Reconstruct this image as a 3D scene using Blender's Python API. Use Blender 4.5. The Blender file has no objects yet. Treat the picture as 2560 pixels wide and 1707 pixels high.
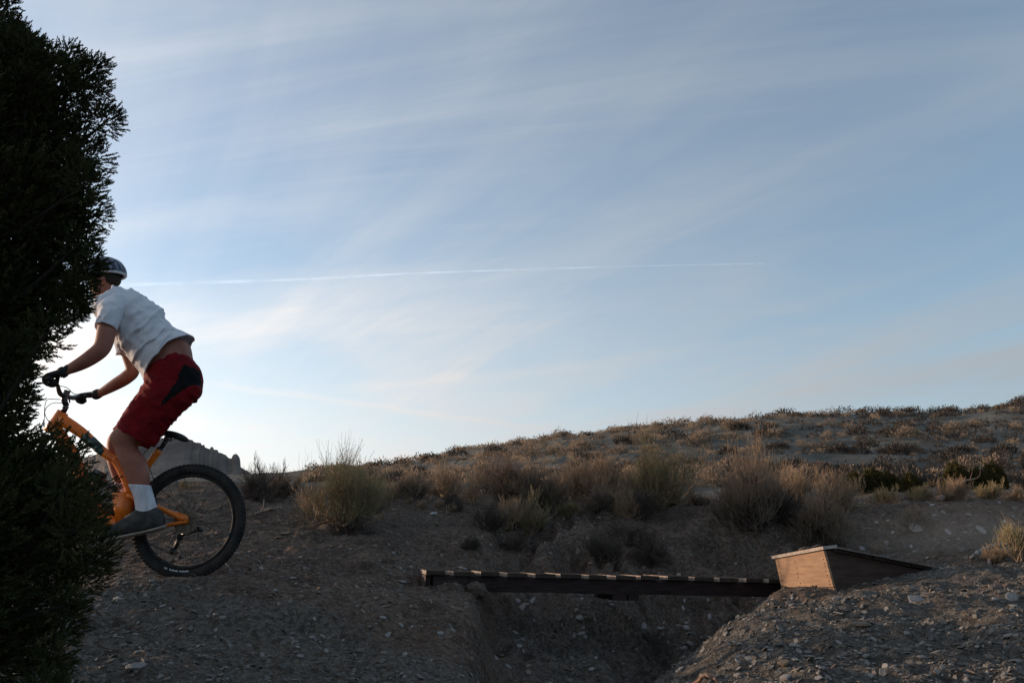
import bpy, bmesh, math, random
import numpy as np
from mathutils import Vector, Matrix

# ------------------------------------------------------------------ camera, sky, sun, exposure
SC = bpy.context.scene
COL = SC.collection
R_ = math.radians
F_PX, CX, CY = 2066.0, 1280.0, 853.5
PITCH = R_(14.3)
CZ = 1.0                                   # eye height over the gully floor
cam_d = bpy.data.cameras.new('camera'); cam = bpy.data.objects.new('camera', cam_d); COL.objects.link(cam)
cam_d.sensor_width = 36.0; cam_d.lens = 36.0 * F_PX / 2560.0
cam_d.clip_start = 0.05; cam_d.clip_end = 30000
cam.location = (0, 0, CZ); cam.rotation_euler = (math.pi / 2 + PITCH, 0, 0)
SC.camera = cam

SUN_AZ, SUN_EL = R_(-69), R_(7.2)          # azimuth from +Y towards +X
sun_dir = Vector((math.sin(SUN_AZ) * math.cos(SUN_EL), math.cos(SUN_AZ) * math.cos(SUN_EL), math.sin(SUN_EL)))
sd = bpy.data.lights.new('sun', 'SUN'); sd.energy = 2.5; sd.angle = R_(0.6); sd.color = (1.0, 0.72, 0.50)
so = bpy.data.objects.new('sun', sd); COL.objects.link(so)
so.rotation_euler = sun_dir.to_track_quat('Z', 'Y').to_euler()
SC.view_settings.view_transform = 'Standard'; SC.view_settings.look = 'None'
SC.view_settings.exposure = 0.88; SC.view_settings.gamma = 1.0
SC.view_settings.use_curve_mapping = False

def at(u, v, Y):
    up = CY - v
    yw = F_PX * math.cos(PITCH) - up * math.sin(PITCH)
    zw = F_PX * math.sin(PITCH) + up * math.cos(PITCH)
    return Vector(((u - CX) / yw * Y, Y, CZ + zw / yw * Y))

def world_sky():
    w = bpy.data.worlds.new('World'); SC.world = w; w.use_nodes = True
    nt = w.node_tree; N = nt.nodes; L = nt.links; N.clear()
    out = N.new('ShaderNodeOutputWorld'); bg = N.new('ShaderNodeBackground')
    L.new(bg.outputs[0], out.inputs[0]); bg.inputs[1].default_value = 0.15
    sky = N.new('ShaderNodeTexSky'); sky.sky_type = 'NISHITA'; sky.sun_disc = False
    sky.sun_elevation = SUN_EL; sky.sun_rotation = SUN_AZ
    sky.altitude = 1500; sky.air_density = 1.0; sky.dust_density = 0.6; sky.ozone_density = 2.0
    tc = N.new('ShaderNodeTexCoord')
    def math_(op, a, b=None, clamp=False):
        n = N.new('ShaderNodeMath'); n.operation = op; n.use_clamp = clamp
        for i, x in enumerate((a, b)):
            if x is None: continue
            if isinstance(x, (int, float)): n.inputs[i].default_value = x
            else: L.new(x, n.inputs[i])
        return n.outputs[0]
    sep = N.new('ShaderNodeSeparateXYZ'); L.new(tc.outputs['Generated'], sep.inputs[0])
    den = math_('ADD', math_('MAXIMUM', sep.outputs[2], 0.0), 0.16)
    px = math_('DIVIDE', sep.outputs[0], den); py = math_('DIVIDE', sep.outputs[1], den)
    comb = N.new('ShaderNodeCombineXYZ'); L.new(px, comb.inputs[0]); L.new(py, comb.inputs[1])
    def streaks(rot, scl, nscale, detail, lo, hi, off=0.0, dist=0.5, rough=.55):
        mp = N.new('ShaderNodeMapping'); mp.inputs['Rotation'].default_value = (0, 0, R_(rot))
        mp.inputs['Location'].default_value = (off, off * .7, 0)
        mp2 = N.new('ShaderNodeMapping'); mp2.inputs['Scale'].default_value = scl
        L.new(comb.outputs[0], mp.inputs[0]); L.new(mp.outputs[0], mp2.inputs[0])
        no = N.new('ShaderNodeTexNoise'); no.inputs['Scale'].default_value = nscale
        no.inputs['Detail'].default_value = detail; no.inputs['Roughness'].default_value = rough
        no.inputs['Distortion'].default_value = dist
        L.new(mp2.outputs[0], no.inputs[0])
        mr = N.new('ShaderNodeMapRange'); mr.interpolation_type = 'SMOOTHSTEP'
        mr.inputs[1].default_value = lo; mr.inputs[2].default_value = hi
        L.new(no.outputs[0], mr.inputs[0]); return mr.outputs[0]
    big = streaks(48, (0.6, 1.0, 1), 0.9, 5.0, 0.38, 0.72, 5.3, 0.9)
    fib = streaks(55, (0.25, 1.4, 1), 1.3, 7.0, 0.34, 0.74, 7.7, 1.3, .58)
    fib2 = streaks(8, (0.24, 1.5, 1), 1.1, 7.0, 0.44, 0.74, 4.2, 1.6, .58)
    base = math_('MULTIPLY', big, math_('ADD', math_('MULTIPLY', fib, 0.62), 0.38))
    m = math_('ADD', math_('MULTIPLY', base, 0.62), math_('MULTIPLY', fib2, 0.20))
    m = math_('ADD', m, math_('MULTIPLY', fib, 0.085))
    m = math_('ADD', m, 0.22)
    # old spread-out vapour trails: bands along great circles
    nrm = N.new('ShaderNodeVectorMath'); nrm.operation = 'NORMALIZE'; L.new(tc.outputs['Generated'], nrm.inputs[0])
    for (u0, v0, u1, v1, wd, st) in ((470, 950, 1430, 1080, .0060, .17), (820, 975, 1500, 905, .011, .13), (1450, 912, 2150, 800, .014, .09), (2040, 990, 2700, 850, .010, .12), (1950, 765, 2420, 640, .010, .07)):
        a = (at(u0, v0, 1) - Vector((0, 0, CZ))).normalized(); b_ = (at(u1, v1, 1) - Vector((0, 0, CZ))).normalized()
        def dt(vec):
            q = N.new('ShaderNodeVectorMath'); q.operation = 'DOT_PRODUCT'; L.new(nrm.outputs[0], q.inputs[0]); q.inputs[1].default_value = vec; return q.outputs['Value']
        def sm(x, lo, hi):
            q = N.new('ShaderNodeMapRange'); q.interpolation_type = 'SMOOTHSTEP'; q.inputs[1].default_value = lo; q.inputs[2].default_value = hi; L.new(x, q.inputs[0]); return q.outputs[0]
        wob = math_('MULTIPLY', math_('SUBTRACT', fib, 0.5), wd * .9)
        d_ = math_('ABSOLUTE', math_('ADD', dt(a.cross(b_).normalized()), wob)); mid = (a + b_).normalized(); half = a.dot(mid)
        band = math_('MULTIPLY', sm(math_('SUBTRACT', wd, d_), 0.0, wd), sm(dt(mid), half - .004, half + (1 - half) * .7))
        m = math_('ADD', m, math_('MULTIPLY', band, st))
    # thin veil thickens towards the horizon
    veil = N.new('ShaderNodeMapRange'); veil.inputs[1].default_value = 0.0; veil.inputs[2].default_value = 0.34
    veil.inputs[3].default_value = 0.66; veil.inputs[4].default_value = 0.0
    veil.interpolation_type = 'SMOOTHSTEP'
    L.new(sep.outputs[2], veil.inputs[0])
    m = math_('ADD', m, veil.outputs[0], True)
    # ice cloud glows more towards the sun
    dot = N.new('ShaderNodeVectorMath'); dot.operation = 'DOT_PRODUCT'
    L.new(tc.outputs['Generated'], dot.inputs[0]); dot.inputs[1].default_value = sun_dir
    fwd = N.new('ShaderNodeMapRange'); fwd.inputs[1].default_value = -0.6; fwd.inputs[2].default_value = 1.0
    fwd.inputs[3].default_value = 0.0; fwd.inputs[4].default_value = 1.0
    L.new(dot.outputs['Value'], fwd.inputs[0])
    fw2 = math_('POWER', fwd.outputs[0], 3.0)
    cb = math_('ADD', math_('MULTIPLY', fw2, 4.1), 1.6)
    ccol = N.new('ShaderNodeVectorMath'); ccol.operation = 'SCALE'
    cmx = N.new('ShaderNodeMix'); cmx.data_type = 'RGBA'; L.new(math_('MULTIPLY', fwd.outputs[0], 1.15, True), cmx.inputs[0])
    cmx.inputs[6].default_value = (.70, .95, 1.24, 1); cmx.inputs[7].default_value = (1.02, 1.0, 1.03, 1); L.new(cmx.outputs[2], ccol.inputs[0])
    L.new(cb, ccol.inputs['Scale'])
    mix = N.new('ShaderNodeMix'); mix.data_type = 'RGBA'
    L.new(m, mix.inputs[0]); L.new(sky.outputs[0], mix.inputs[6]); L.new(ccol.outputs[0], mix.inputs[7])
    wb = N.new('ShaderNodeMix'); wb.data_type = 'RGBA'; wb.blend_type = 'MULTIPLY'; wb.inputs[0].default_value = 1.0
    L.new(mix.outputs[2], wb.inputs[6]); wb.inputs[7].default_value = (1.065, 1.01, 0.925, 1)       # camera white balance
    L.new(wb.outputs[2], bg.inputs[0])
world_sky()

# ------------------------------------------------------------------ helpers
rnd = random.Random(11)
rng = np.random.default_rng(5)

def tan_v(v):
    up = CY - np.asarray(v, float)
    return (F_PX * math.sin(PITCH) + up * math.cos(PITCH)) / (F_PX * math.cos(PITCH) - up * math.sin(PITCH))

def mesh_np(name, V, Fs, smooth=False, attrs=None):
    """V (N,3); Fs list of (M,k) index arrays."""
    me = bpy.data.meshes.new(name)
    V = np.ascontiguousarray(V, dtype=np.float32)
    Fs = [np.asarray(f, dtype=np.int32) for f in Fs if len(f)]
    me.vertices.add(len(V)); me.vertices.foreach_set('co', V.ravel())
    loops = np.concatenate([f.ravel() for f in Fs])
    tot = np.concatenate([np.full(len(f), f.shape[1], np.int32) for f in Fs])
    st = np.concatenate([[0], np.cumsum(tot)[:-1]]).astype(np.int32)
    me.loops.add(len(loops)); me.loops.foreach_set('vertex_index', loops)
    me.polygons.add(len(tot)); me.polygons.foreach_set('loop_start', st)
    me.polygons.foreach_set('loop_total', tot)
    me.polygons.foreach_set('use_smooth', np.full(len(tot), smooth))
    me.update(calc_edges=True)
    for k, a in (attrs or {}).items():
        at_ = me.attributes.new(k, 'FLOAT', 'POINT'); at_.data.foreach_set('value', np.asarray(a, np.float32))
    me.validate()
    return me

def link(name, me, mat=None, parent=None, loc=None):
    o = bpy.data.objects.new(name, me); COL.objects.link(o)
    if mat is not None:
        for m in (mat if isinstance(mat, (list, tuple)) else [mat]): me.materials.append(m)
    if parent is not None:
        o.parent = parent; o.matrix_parent_inverse = Matrix.Translation(-parent.location)
    return o

def tag(o, label=None, cat=None, group=None, kind=None):
    if label: o['label'] = label
    if cat: o['category'] = cat
    if group: o['group'] = group
    if kind: o['kind'] = kind
    return o

def empty(name, loc, label, cat, group=None):
    o = bpy.data.objects.new(name, None); COL.objects.link(o); o.location = loc
    o.empty_display_size = .1
    return tag(o, label, cat, group)

class MB:
    """collects pieces (numpy) into one mesh"""
    def __init__(s): s.V = []; s.F = {}; s.n = 0
    def add(s, V, *Fs):
        V = np.asarray(V, float)
        for f in Fs:
            f = np.asarray(f, int)
            if len(f): s.F.setdefault(f.shape[1], []).append(f + s.n)
        s.V.append(V); s.n += len(V); return s
    def arrays(s): return np.concatenate(s.V), [np.concatenate(f) for f in s.F.values()]
    def mesh(s, name, smooth=False, attrs=None):
        V, F = s.arrays(); return mesh_np(name, V, F, smooth, attrs)
    def build(s, name, mat, parent=None, smooth=False):
        return link(name, s.mesh(name, smooth), mat, parent)

def tubes(paths, radii, sides=3, cap=True):
    """paths (N,K,3), radii (N,K)"""
    P = np.asarray(paths, float); Rr = np.asarray(radii, float)
    N, K, _ = P.shape
    T = np.gradient(P, axis=1); T /= np.linalg.norm(T, axis=2, keepdims=True) + 1e-12
    mt = P[:, -1] - P[:, 0] + 1e-9; ref = np.zeros((N, 3)); ref[np.arange(N), np.argmin(np.abs(mt), axis=1)] = 1
    n1 = np.cross(T, ref[:, None, :]); n1 /= np.linalg.norm(n1, axis=2, keepdims=True) + 1e-12
    n2 = np.cross(T, n1)
    ang = np.arange(sides) * 2 * math.pi / sides
    V = P[:, :, None, :] + Rr[:, :, None, None] * (np.cos(ang)[:, None] * n1[:, :, None, :] + np.sin(ang)[:, None] * n2[:, :, None, :])
    V = V.reshape(-1, 3)
    base = (np.arange(N) * K * sides)[:, None, None]
    k = np.arange(K - 1)[None, :, None] * sides; j = np.arange(sides)[None, None, :]; j2 = (j + 1) % sides
    a = base + k + j; b = base + k + j2; c = b + sides; d = a + sides
    F = np.stack([a, b, c, d], -1).reshape(-1, 4)
    out = [F]
    if cap and sides >= 3:
        s0 = (np.arange(N) * K * sides)[:, None] + np.arange(sides)[::-1][None, :]
        s1 = (np.arange(N) * K * sides + (K - 1) * sides)[:, None] + np.arange(sides)[None, :]
        out += [s0, s1]
    return V, out

def tube(mb, pts, r, sides=10):
    pts = [list(p) for p in pts]
    if isinstance(r, (int, float)): r = [r] * len(pts)
    V, F = tubes([pts], [r], sides); mb.add(V, *F); return mb

def smooth_path(pts, n=16, rad=None):
    """Catmull-Rom through points"""
    P = np.array([list(p) for p in pts], float)
    if rad is not None: P = np.concatenate([P, np.array(rad, float)[:, None]], 1)
    K = len(P); Q = np.vstack([2 * P[0] - P[1], P, 2 * P[-1] - P[-2]])
    out = []
    for t in np.linspace(0, K - 1, n):
        i = min(int(t), K - 2); f = t - i
        p0, p1, p2, p3 = Q[i:i + 4]
        out.append(.5 * ((2 * p1) + (-p0 + p2) * f + (2 * p0 - 5 * p1 + 4 * p2 - p3) * f * f + (-p0 + 3 * p1 - 3 * p2 + p3) * f ** 3))
    out = np.array(out)
    if rad is not None: return out[:, :3], out[:, 3]
    return out

def box(mb, c, ax, ay, az):
    """centre and three half-extent vectors"""
    c, ax, ay, az = (np.array(list(q), float) for q in (c, ax, ay, az))
    V = [c + sx * ax + sy * ay + sz * az for sx in (-1, 1) for sy in (-1, 1) for sz in (-1, 1)]
    F = [(0, 1, 3, 2), (4, 6, 7, 5), (0, 4, 5, 1), (2, 3, 7, 6), (0, 2, 6, 4), (1, 5, 7, 3)]
    mb.add(V, F); return mb

def slab(mb, quad, th):
    """quad of 4 points, thickness vector th"""
    q = np.array([list(p) for p in quad], float); th = np.array(list(th), float)
    V = np.vstack([q, q + th])
    mb.add(V, [(0, 1, 2, 3), (7, 6, 5, 4), (0, 4, 5, 1), (1, 5, 6, 2), (2, 6, 7, 3), (3, 7, 4, 0)]); return mb

def ellipsoid(mb, c, ax, ay, az, nu=20, nv=12):
    c, ax, ay, az = (np.array(list(q), float) for q in (c, ax, ay, az))
    th = np.linspace(0, math.pi, nv); ph = np.linspace(0, 2 * math.pi, nu, endpoint=False)
    V = []
    for t in th:
        V.append(c + math.cos(t) * az + math.sin(t) * (np.cos(ph)[:, None] * ax + np.sin(ph)[:, None] * ay))
    V = np.vstack(V); F = []
    for i in range(nv - 1):
        for j in range(nu):
            F.append((i * nu + j, (i + 1) * nu + j, (i + 1) * nu + (j + 1) % nu, i * nu + (j + 1) % nu))
    mb.add(V, F); return mb

def ring_loft(mb, rings, n=28, ns=None, power=2.3, closed=True, bulge=None):
    """rings: (front Vector, back Vector, half depth[, centre Y shift]) -> superelliptic rings"""
    A = []
    for r in rings:
        f, b, hd = Vector(r[0]), Vector(r[1]), r[2]
        A.append(list(f) + list(b) + [hd])
    A = np.array(A, float)
    if ns:
        K = len(A); Q = np.vstack([2 * A[0] - A[1], A, 2 * A[-1] - A[-2]]); o = []
        for t in np.linspace(0, K - 1, ns):
            i = min(int(t), K - 2); q = t - i; p0, p1, p2, p3 = Q[i:i + 4]
            o.append(.5 * ((2 * p1) + (-p0 + p2) * q + (2 * p0 - 5 * p1 + 4 * p2 - p3) * q * q + (-p0 + 3 * p1 - 3 * p2 + p3) * q ** 3))
        A = np.array(o)
    ph = np.linspace(0, 2 * math.pi, n, endpoint=False)
    c, s = np.cos(ph), np.sin(ph)
    cc = np.sign(c) * np.abs(c) ** (2 / power); ss = np.sign(s) * np.abs(s) ** (2 / power)
    V = []
    for a in A:
        f, b, hd = a[:3], a[3:6], a[6]
        V.append((f + b) / 2 + cc[:, None] * (f - b) / 2 + ss[:, None] * np.array([0, hd, 0]))
    K = len(V); V = np.vstack(V); F = []
    for i in range(K - 1):
        for j in range(n):
            F.append((i * n + j, i * n + (j + 1) % n, (i + 1) * n + (j + 1) % n, (i + 1) * n + j))
    m = [F]
    if closed:
        m += [[tuple(range(n))[::-1]], [tuple((K - 1) * n + j for j in range(n))]]
    mb.add(V, *m); return mb

def remeshed(name, mb, voxel, smooth_it=6, smooth_f=.5):
    """union of overlapping closed pieces -> one continuous surface"""
    me = mb.mesh(name + '_src'); o = bpy.data.objects.new('tmp', me); COL.objects.link(o)
    m = o.modifiers.new('r', 'REMESH'); m.mode = 'VOXEL'; m.voxel_size = voxel; m.use_smooth_shade = True
    s = o.modifiers.new('s', 'SMOOTH'); s.iterations = smooth_it; s.factor = smooth_f
    dg = bpy.context.evaluated_depsgraph_get(); dg.update()
    res = bpy.data.meshes.new_from_object(o.evaluated_get(dg)); res.name = name
    bpy.data.objects.remove(o); bpy.data.meshes.remove(me)
    for p in res.polygons: p.use_smooth = True
    return res

# value noise in numpy
_PT = np.random.default_rng(3).random((256, 256, 1)).squeeze()
def vnoise(x, y):
    xi = np.floor(x).astype(int); yi = np.floor(y).astype(int); fx = x - xi; fy = y - yi
    fx = fx * fx * fx * (fx * (fx * 6 - 15) + 10); fy = fy * fy * fy * (fy * (fy * 6 - 15) + 10)
    g = lambda a, b: _PT[a & 255, b & 255]
    return (g(xi, yi) * (1 - fx) + g(xi + 1, yi) * fx) * (1 - fy) + (g(xi, yi + 1) * (1 - fx) + g(xi + 1, yi + 1) * fx) * fy
def fbm(x, y, o=4, rough=.5):
    s = 0; a = 1; t = 0
    for k in range(o):
        c, sn = math.cos(k * 1.1), math.sin(k * 1.1)
        s = s + a * vnoise((x * c - y * sn) * 2 ** k + 17 * k, (x * sn + y * c) * 2 ** k + 31 * k); t += a; a *= rough
    return s / t - .5

# ------------------------------------------------------------------ materials
def mat(name, col, rough=.8, col2=None, nscale=8, bump=0, bscale=40, spec=.3, metal=0, stretch=None, tint=None, detail=5, trans=0, rlo=.4, rhi=.6, subs=0):
    m = bpy.data.materials.new(name); m.use_nodes = True
    nt = m.node_tree; N = nt.nodes; L = nt.links
    b = N['Principled BSDF']; b.inputs['Roughness'].default_value = rough
    b.inputs['Specular IOR Level'].default_value = spec; b.inputs['Metallic'].default_value = metal
    b.inputs['Base Color'].default_value = (*col, 1)
    tc = N.new('ShaderNodeTexCoord'); src = tc.outputs['Object']
    if stretch:
        mp = N.new('ShaderNodeMapping'); mp.inputs['Scale'].default_value = stretch; L.new(src, mp.inputs[0]); src = mp.outputs[0]
    last = None
    if col2 is not None:
        n = N.new('ShaderNodeTexNoise'); n.inputs['Scale'].default_value = nscale; n.inputs['Detail'].default_value = detail
        L.new(src, n.inputs[0])
        mr = N.new('ShaderNodeMapRange'); mr.inputs[1].default_value = rlo; mr.inputs[2].default_value = rhi
        L.new(n.outputs[0], mr.inputs[0])
        mx = N.new('ShaderNodeMix'); mx.data_type = 'RGBA'; L.new(mr.outputs[0], mx.inputs[0])
        mx.inputs[6].default_value = (*col, 1); mx.inputs[7].default_value = (*col2, 1); last = mx.outputs[2]
    if tint:   # per-piece tint attribute 0..1 towards third colour
        a = N.new('ShaderNodeAttribute'); a.attribute_name = 'tint'
        mx = N.new('ShaderNodeMix'); mx.data_type = 'RGBA'; L.new(a.outputs['Fac'], mx.inputs[0])
        if last: L.new(last, mx.inputs[6])
        else: mx.inputs[6].default_value = (*col, 1)
        mx.inputs[7].default_value = (*tint, 1); last = mx.outputs[2]
    if last: L.new(last, b.inputs['Base Color'])
    if bump:
        n = N.new('ShaderNodeTexNoise'); n.inputs['Scale'].default_value = bscale; n.inputs['Detail'].default_value = 6
        L.new(src, n.inputs[0]); bp = N.new('ShaderNodeBump'); bp.inputs['Strength'].default_value = 1
        bp.inputs['Distance'].default_value = bump; L.new(n.outputs[0], bp.inputs['Height']); L.new(bp.outputs[0], b.inputs['Normal'])
    if trans:
        t = N.new('ShaderNodeBsdfTranslucent'); ms = N.new('ShaderNodeMixShader'); ms.inputs[0].default_value = trans
        if last: L.new(last, t.inputs[0])
        else: t.inputs[0].default_value = (*col, 1)
        L.new(b.outputs[0], ms.inputs[1]); L.new(t.outputs[0], ms.inputs[2])
        L.new(ms.outputs[0], N['Material Output'].inputs[0])
    return m

M = dict(
    orange=mat('orange paint', (.74, .17, .008), .38, (.62, .14, .007), 30, spec=.5),
    black=mat('black rubber', (.012, .012, .013), .75, (.03, .027, .024), 25),
    tyre=mat('tyre rubber', (.014, .014, .015), .85, (.035, .03, .026), 12, .002, 90),
    gloss=mat('black metal', (.015, .015, .018), .35, spec=.6),
    steel=mat('steel', (.45, .45, .46), .35, metal=.9),
    gold=mat('dusty cassette metal', (.16, .13, .10), .5, (.08, .06, .045), 60, metal=.4),
    teal=mat('dark teal decal', (.01, .05, .045), .4, spec=.5),
    white=mat('white lettering', (.6, .6, .6), .6),
    skin=mat('skin', (.33, .135, .088), .6, (.23, .080, .052), 11, .0015, 90, trans=0, rlo=.3, rhi=.7),
    shirt=mat('white cotton', (.84, .83, .86), .9, (.78, .77, .80), 7, .006, 22, trans=.20, spec=.1),
    red=mat('red shorts cloth', (.18, .006, .009), .85, (.13, .005, .007), 18, .003, 40, spec=.12),
    panel=mat('black cloth', (.005, .0045, .005), .85, spec=.15),
    glove=mat('black glove', (.016, .016, .018), .8, (.03, .03, .03), 30, .001, 150, spec=.2),
    sock=mat('white sock', (.62, .62, .66), .95, (.5, .5, .54), 40, .0012, 220, spec=.1, stretch=(1, 1, .2)),
    shoe=mat('dark grey suede', (.045, .043, .043), .9, (.075, .07, .066), 25, .001, 160, spec=.1),
    sole=mat('grey rubber sole', (.22, .20, .17), .8, (.30, .26, .21), 20),
    helmet=mat('navy helmet shell', (.02, .03, .06), .25, spec=.6),
    hgrey=mat('grey helmet shell', (.16, .18, .22), .3, spec=.6),
    hwhite=mat('white helmet rim', (.6, .6, .62), .4),
    hair=mat('brown hair', (.03, .018, .012), .8),
    eye=mat('eye', (.05, .04, .035), .2),
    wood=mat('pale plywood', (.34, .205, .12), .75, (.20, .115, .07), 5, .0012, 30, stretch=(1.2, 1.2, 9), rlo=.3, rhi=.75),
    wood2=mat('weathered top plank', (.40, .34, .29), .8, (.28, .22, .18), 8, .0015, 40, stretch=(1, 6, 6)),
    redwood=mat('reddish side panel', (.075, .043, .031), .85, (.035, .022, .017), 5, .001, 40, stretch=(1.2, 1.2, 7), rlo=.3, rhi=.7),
    beam=mat('dark stained beam', (.030, .014, .012), .75, (.014, .008, .008), 9, .002, 30, stretch=(1, 1, 8)),
    beamold=mat('worn beam end', (.06, .04, .038), .85, (.03, .02, .02), 9, .002, 30, stretch=(1, 1, 8)),
    plank=mat('old plank', (.040, .030, .025), .95, (.075, .057, .046), 10, .0015, 40, spec=.03, stretch=(9, 2, 9)),
    painted_lit=mat('plank edge with painted sun', (.30, .24, .195), .8, (.17, .13, .105), 14),  # plank wood made paler: sunlight on the gap faces put into the colour
    nail=mat('nail head', (.03, .02, .018), .6),
    dirt=mat('clod of dirt', (.10, .075, .057), .95, (.055, .042, .033), 18, .01, 40),
    log=mat('dead wood', (.16, .085, .06), .85, (.26, .19, .15), 12, .002, 40),
    stick=mat('pale dry stick', (.34, .29, .25), .85, (.20, .16, .13), 16, .002, 60),
    juni=mat('juniper foliage', (.024, .031, .012), .8, (.040, .043, .018), 3.5, tint=(.080, .072, .028), spec=.08, trans=.06),
    bark=mat('juniper bark', (.035, .026, .02), .9, (.02, .015, .012), 15, .01, 20, stretch=(5, 5, 1)),
    stemd=mat('dark sage stem', (.055, .040, .034), .9, (.09, .065, .052), 20),
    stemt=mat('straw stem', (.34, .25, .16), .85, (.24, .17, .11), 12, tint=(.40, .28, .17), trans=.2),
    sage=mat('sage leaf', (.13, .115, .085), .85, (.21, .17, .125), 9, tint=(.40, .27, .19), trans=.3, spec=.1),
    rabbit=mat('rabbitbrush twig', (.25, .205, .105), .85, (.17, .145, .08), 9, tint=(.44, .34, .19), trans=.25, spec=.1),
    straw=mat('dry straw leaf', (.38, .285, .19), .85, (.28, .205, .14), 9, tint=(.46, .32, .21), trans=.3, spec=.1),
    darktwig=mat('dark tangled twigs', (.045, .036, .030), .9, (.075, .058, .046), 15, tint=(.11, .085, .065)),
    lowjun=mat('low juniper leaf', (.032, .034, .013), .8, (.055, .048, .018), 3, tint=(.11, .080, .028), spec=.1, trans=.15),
    chip=mat('shale chips', (.080, .072, .064), .8, (.125, .112, .098), 3.0, tint=(.26, .238, .212), spec=.25),
    chipb=mat('brown chips', (.10, .072, .054), .85, (.14, .10, .075), 3.0, tint=(.26, .20, .15), spec=.2),
    stone=mat('pale stone', (.34, .315, .295), .85, (.22, .205, .195), 14, .003, 60, spec=.2),
    stoneb=mat('tan stone', (.20, .155, .115), .85, (.12, .09, .07), 14, .003, 60, spec=.2),
    mesa=mat('mesa rock', (.17, .14, .12), .95, (.12, .10, .088), .05, bump=1.5, bscale=.11, spec=.05, stretch=(1, 1, 2.2)),
)

# ------------------------------------------------------------------ terrain
YK = np.array([2.6, 3.2, 4, 4.7, 5.3, 6, 6.6, 7.2, 8, 9, 10, 12])
TAB = {
 -2600: [1800, 1680, 1560, 1490, 1445, 1420, 1400, 1370, 1330, 1290, 1255, 1225],
 -300: [1800, 1680, 1560, 1485, 1442, 1420, 1402, 1375, 1340, 1295, 1255, 1215],
 300: [1830, 1720, 1575, 1485, 1441, 1418, 1398, 1372, 1335, 1285, 1240, 1205],
 470: [1840, 1735, 1585, 1490, 1444, 1418, 1396, 1370, 1330, 1285, 1240, 1205],
 620: [1860, 1760, 1610, 1512, 1462, 1425, 1398, 1370, 1332, 1288, 1248, 1212],
 900: [1880, 1790, 1665, 1565, 1502, 1450, 1420, 1395, 1350, 1300, 1255, 1218],
 1080: [1880, 1800, 1700, 1600, 1530, 1475, 1442, 1418, 1375, 1310, 1262, 1230],
 1185: [1900, 1845, 1745, 1635, 1555, 1492, 1450, 1425, 1385, 1318, 1265, 1235],
 1230: [1905, 1872, 1800, 1730, 1680, 1625, 1545, 1475, 1402, 1325, 1265, 1237],
 1320: [1905, 1880, 1825, 1770, 1720, 1655, 1580, 1508, 1420, 1335, 1265, 1238],
 1500: [1905, 1890, 1845, 1790, 1750, 1700, 1610, 1525, 1445, 1350, 1267, 1240],
 1600: [1905, 1835, 1735, 1725, 1760, 1720, 1640, 1550, 1460, 1360, 1270, 1242],
 1700: [1880, 1745, 1672, 1645, 1695, 1725, 1655, 1570, 1480, 1370, 1272, 1244],
 1800: [1850, 1700, 1625, 1585, 1568, 1650, 1655, 1580, 1490, 1375, 1275, 1246],
 1875: [1840, 1680, 1602, 1550, 1522, 1518, 1600, 1575, 1500, 1380, 1278, 1246],
 1945: [1830, 1670, 1590, 1535, 1500, 1478, 1488, 1540, 1495, 1385, 1280, 1247],
 2090: [1820, 1660, 1580, 1522, 1492, 1472, 1466, 1490, 1470, 1385, 1285, 1248],
 2230: [1812, 1655, 1575, 1515, 1480, 1455, 1448, 1452, 1430, 1365, 1280, 1247],
 2340: [1810, 1650, 1570, 1510, 1470, 1438, 1425, 1422, 1400, 1345, 1270, 1245],
 2560: [1800, 1640, 1552, 1490, 1448, 1420, 1410, 1402, 1378, 1320, 1262, 1243],
 3200: [1800, 1640, 1552, 1490, 1448, 1420, 1400, 1385, 1350, 1310, 1262, 1243],
 5200: [1800, 1640, 1552, 1490, 1448, 1420, 1400, 1385, 1350, 1310, 1262, 1243],
}
SKY_U = [-2600, 0, 300, 600, 715, 868, 983, 1059, 1155, 1250, 1365, 1404, 1500, 1563, 1745, 1893, 2016, 2189, 2337, 2460, 2560, 2900, 5200]
SKY_V = [1196, 1196, 1196, 1191, 1184, 1176, 1165, 1154, 1131, 1116, 1101, 1092, 1085, 1074, 1060, 1051, 1044, 1042, 1036, 1032, 1016, 996, 960]
US = np.array(sorted(TAB)); AS = (US - CX) / 2140.0
FARY = np.array([16, 24, 38, 58, 88, 130, 260, 480, 2500.])
ALLY = np.concatenate([YK, FARY])
def pchip(x, y, xq):
    h = np.diff(x); d = np.diff(y, axis=0) / h[:, None]
    m = np.zeros_like(y)
    w = d[:-1] * d[1:]
    w1 = (2 * h[1:] + h[:-1])[:, None]; w2 = (h[1:] + 2 * h[:-1])[:, None]
    with np.errstate(all='ignore'):
        mm = (w1 + w2) / (w1 / d[:-1] + w2 / d[1:])
    m[1:-1] = np.where(w > 0, mm, 0); m[0] = d[0]; m[-1] = d[-1]
    i = np.clip(np.searchsorted(x, xq) - 1, 0, len(x) - 2); t = ((xq - x[i]) / h[i])[:, None]; hh = h[i][:, None]
    return (2 * t**3 - 3 * t**2 + 1) * y[i] + (t**3 - 2 * t**2 + t) * hh * m[i] + (-2 * t**3 + 3 * t**2) * y[i + 1] + (t**3 - t**2) * hh * m[i + 1]
AF = np.linspace(AS[0], AS[-1], 1400); LF = np.linspace(math.log(2.6), math.log(2500), 900)
near = np.array([TAB[u] for u in US], float)                       # (U, YK)
near_f = pchip(AS, near, AF)                                        # (AF, YK)
sk = np.interp(AF * 2140 + CX, SKY_U, SKY_V)
hb = 1226.0
far = np.stack([np.minimum(near_f[:, -1] - 2, hb), np.full_like(sk, 1213), 1213 - (1213 - sk) * .34, 1213 - (1213 - sk) * .70,
                sk, sk + 26, np.full_like(sk, 1203), np.full_like(sk, 1206), np.full_like(sk, 1300)], 1)
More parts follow.
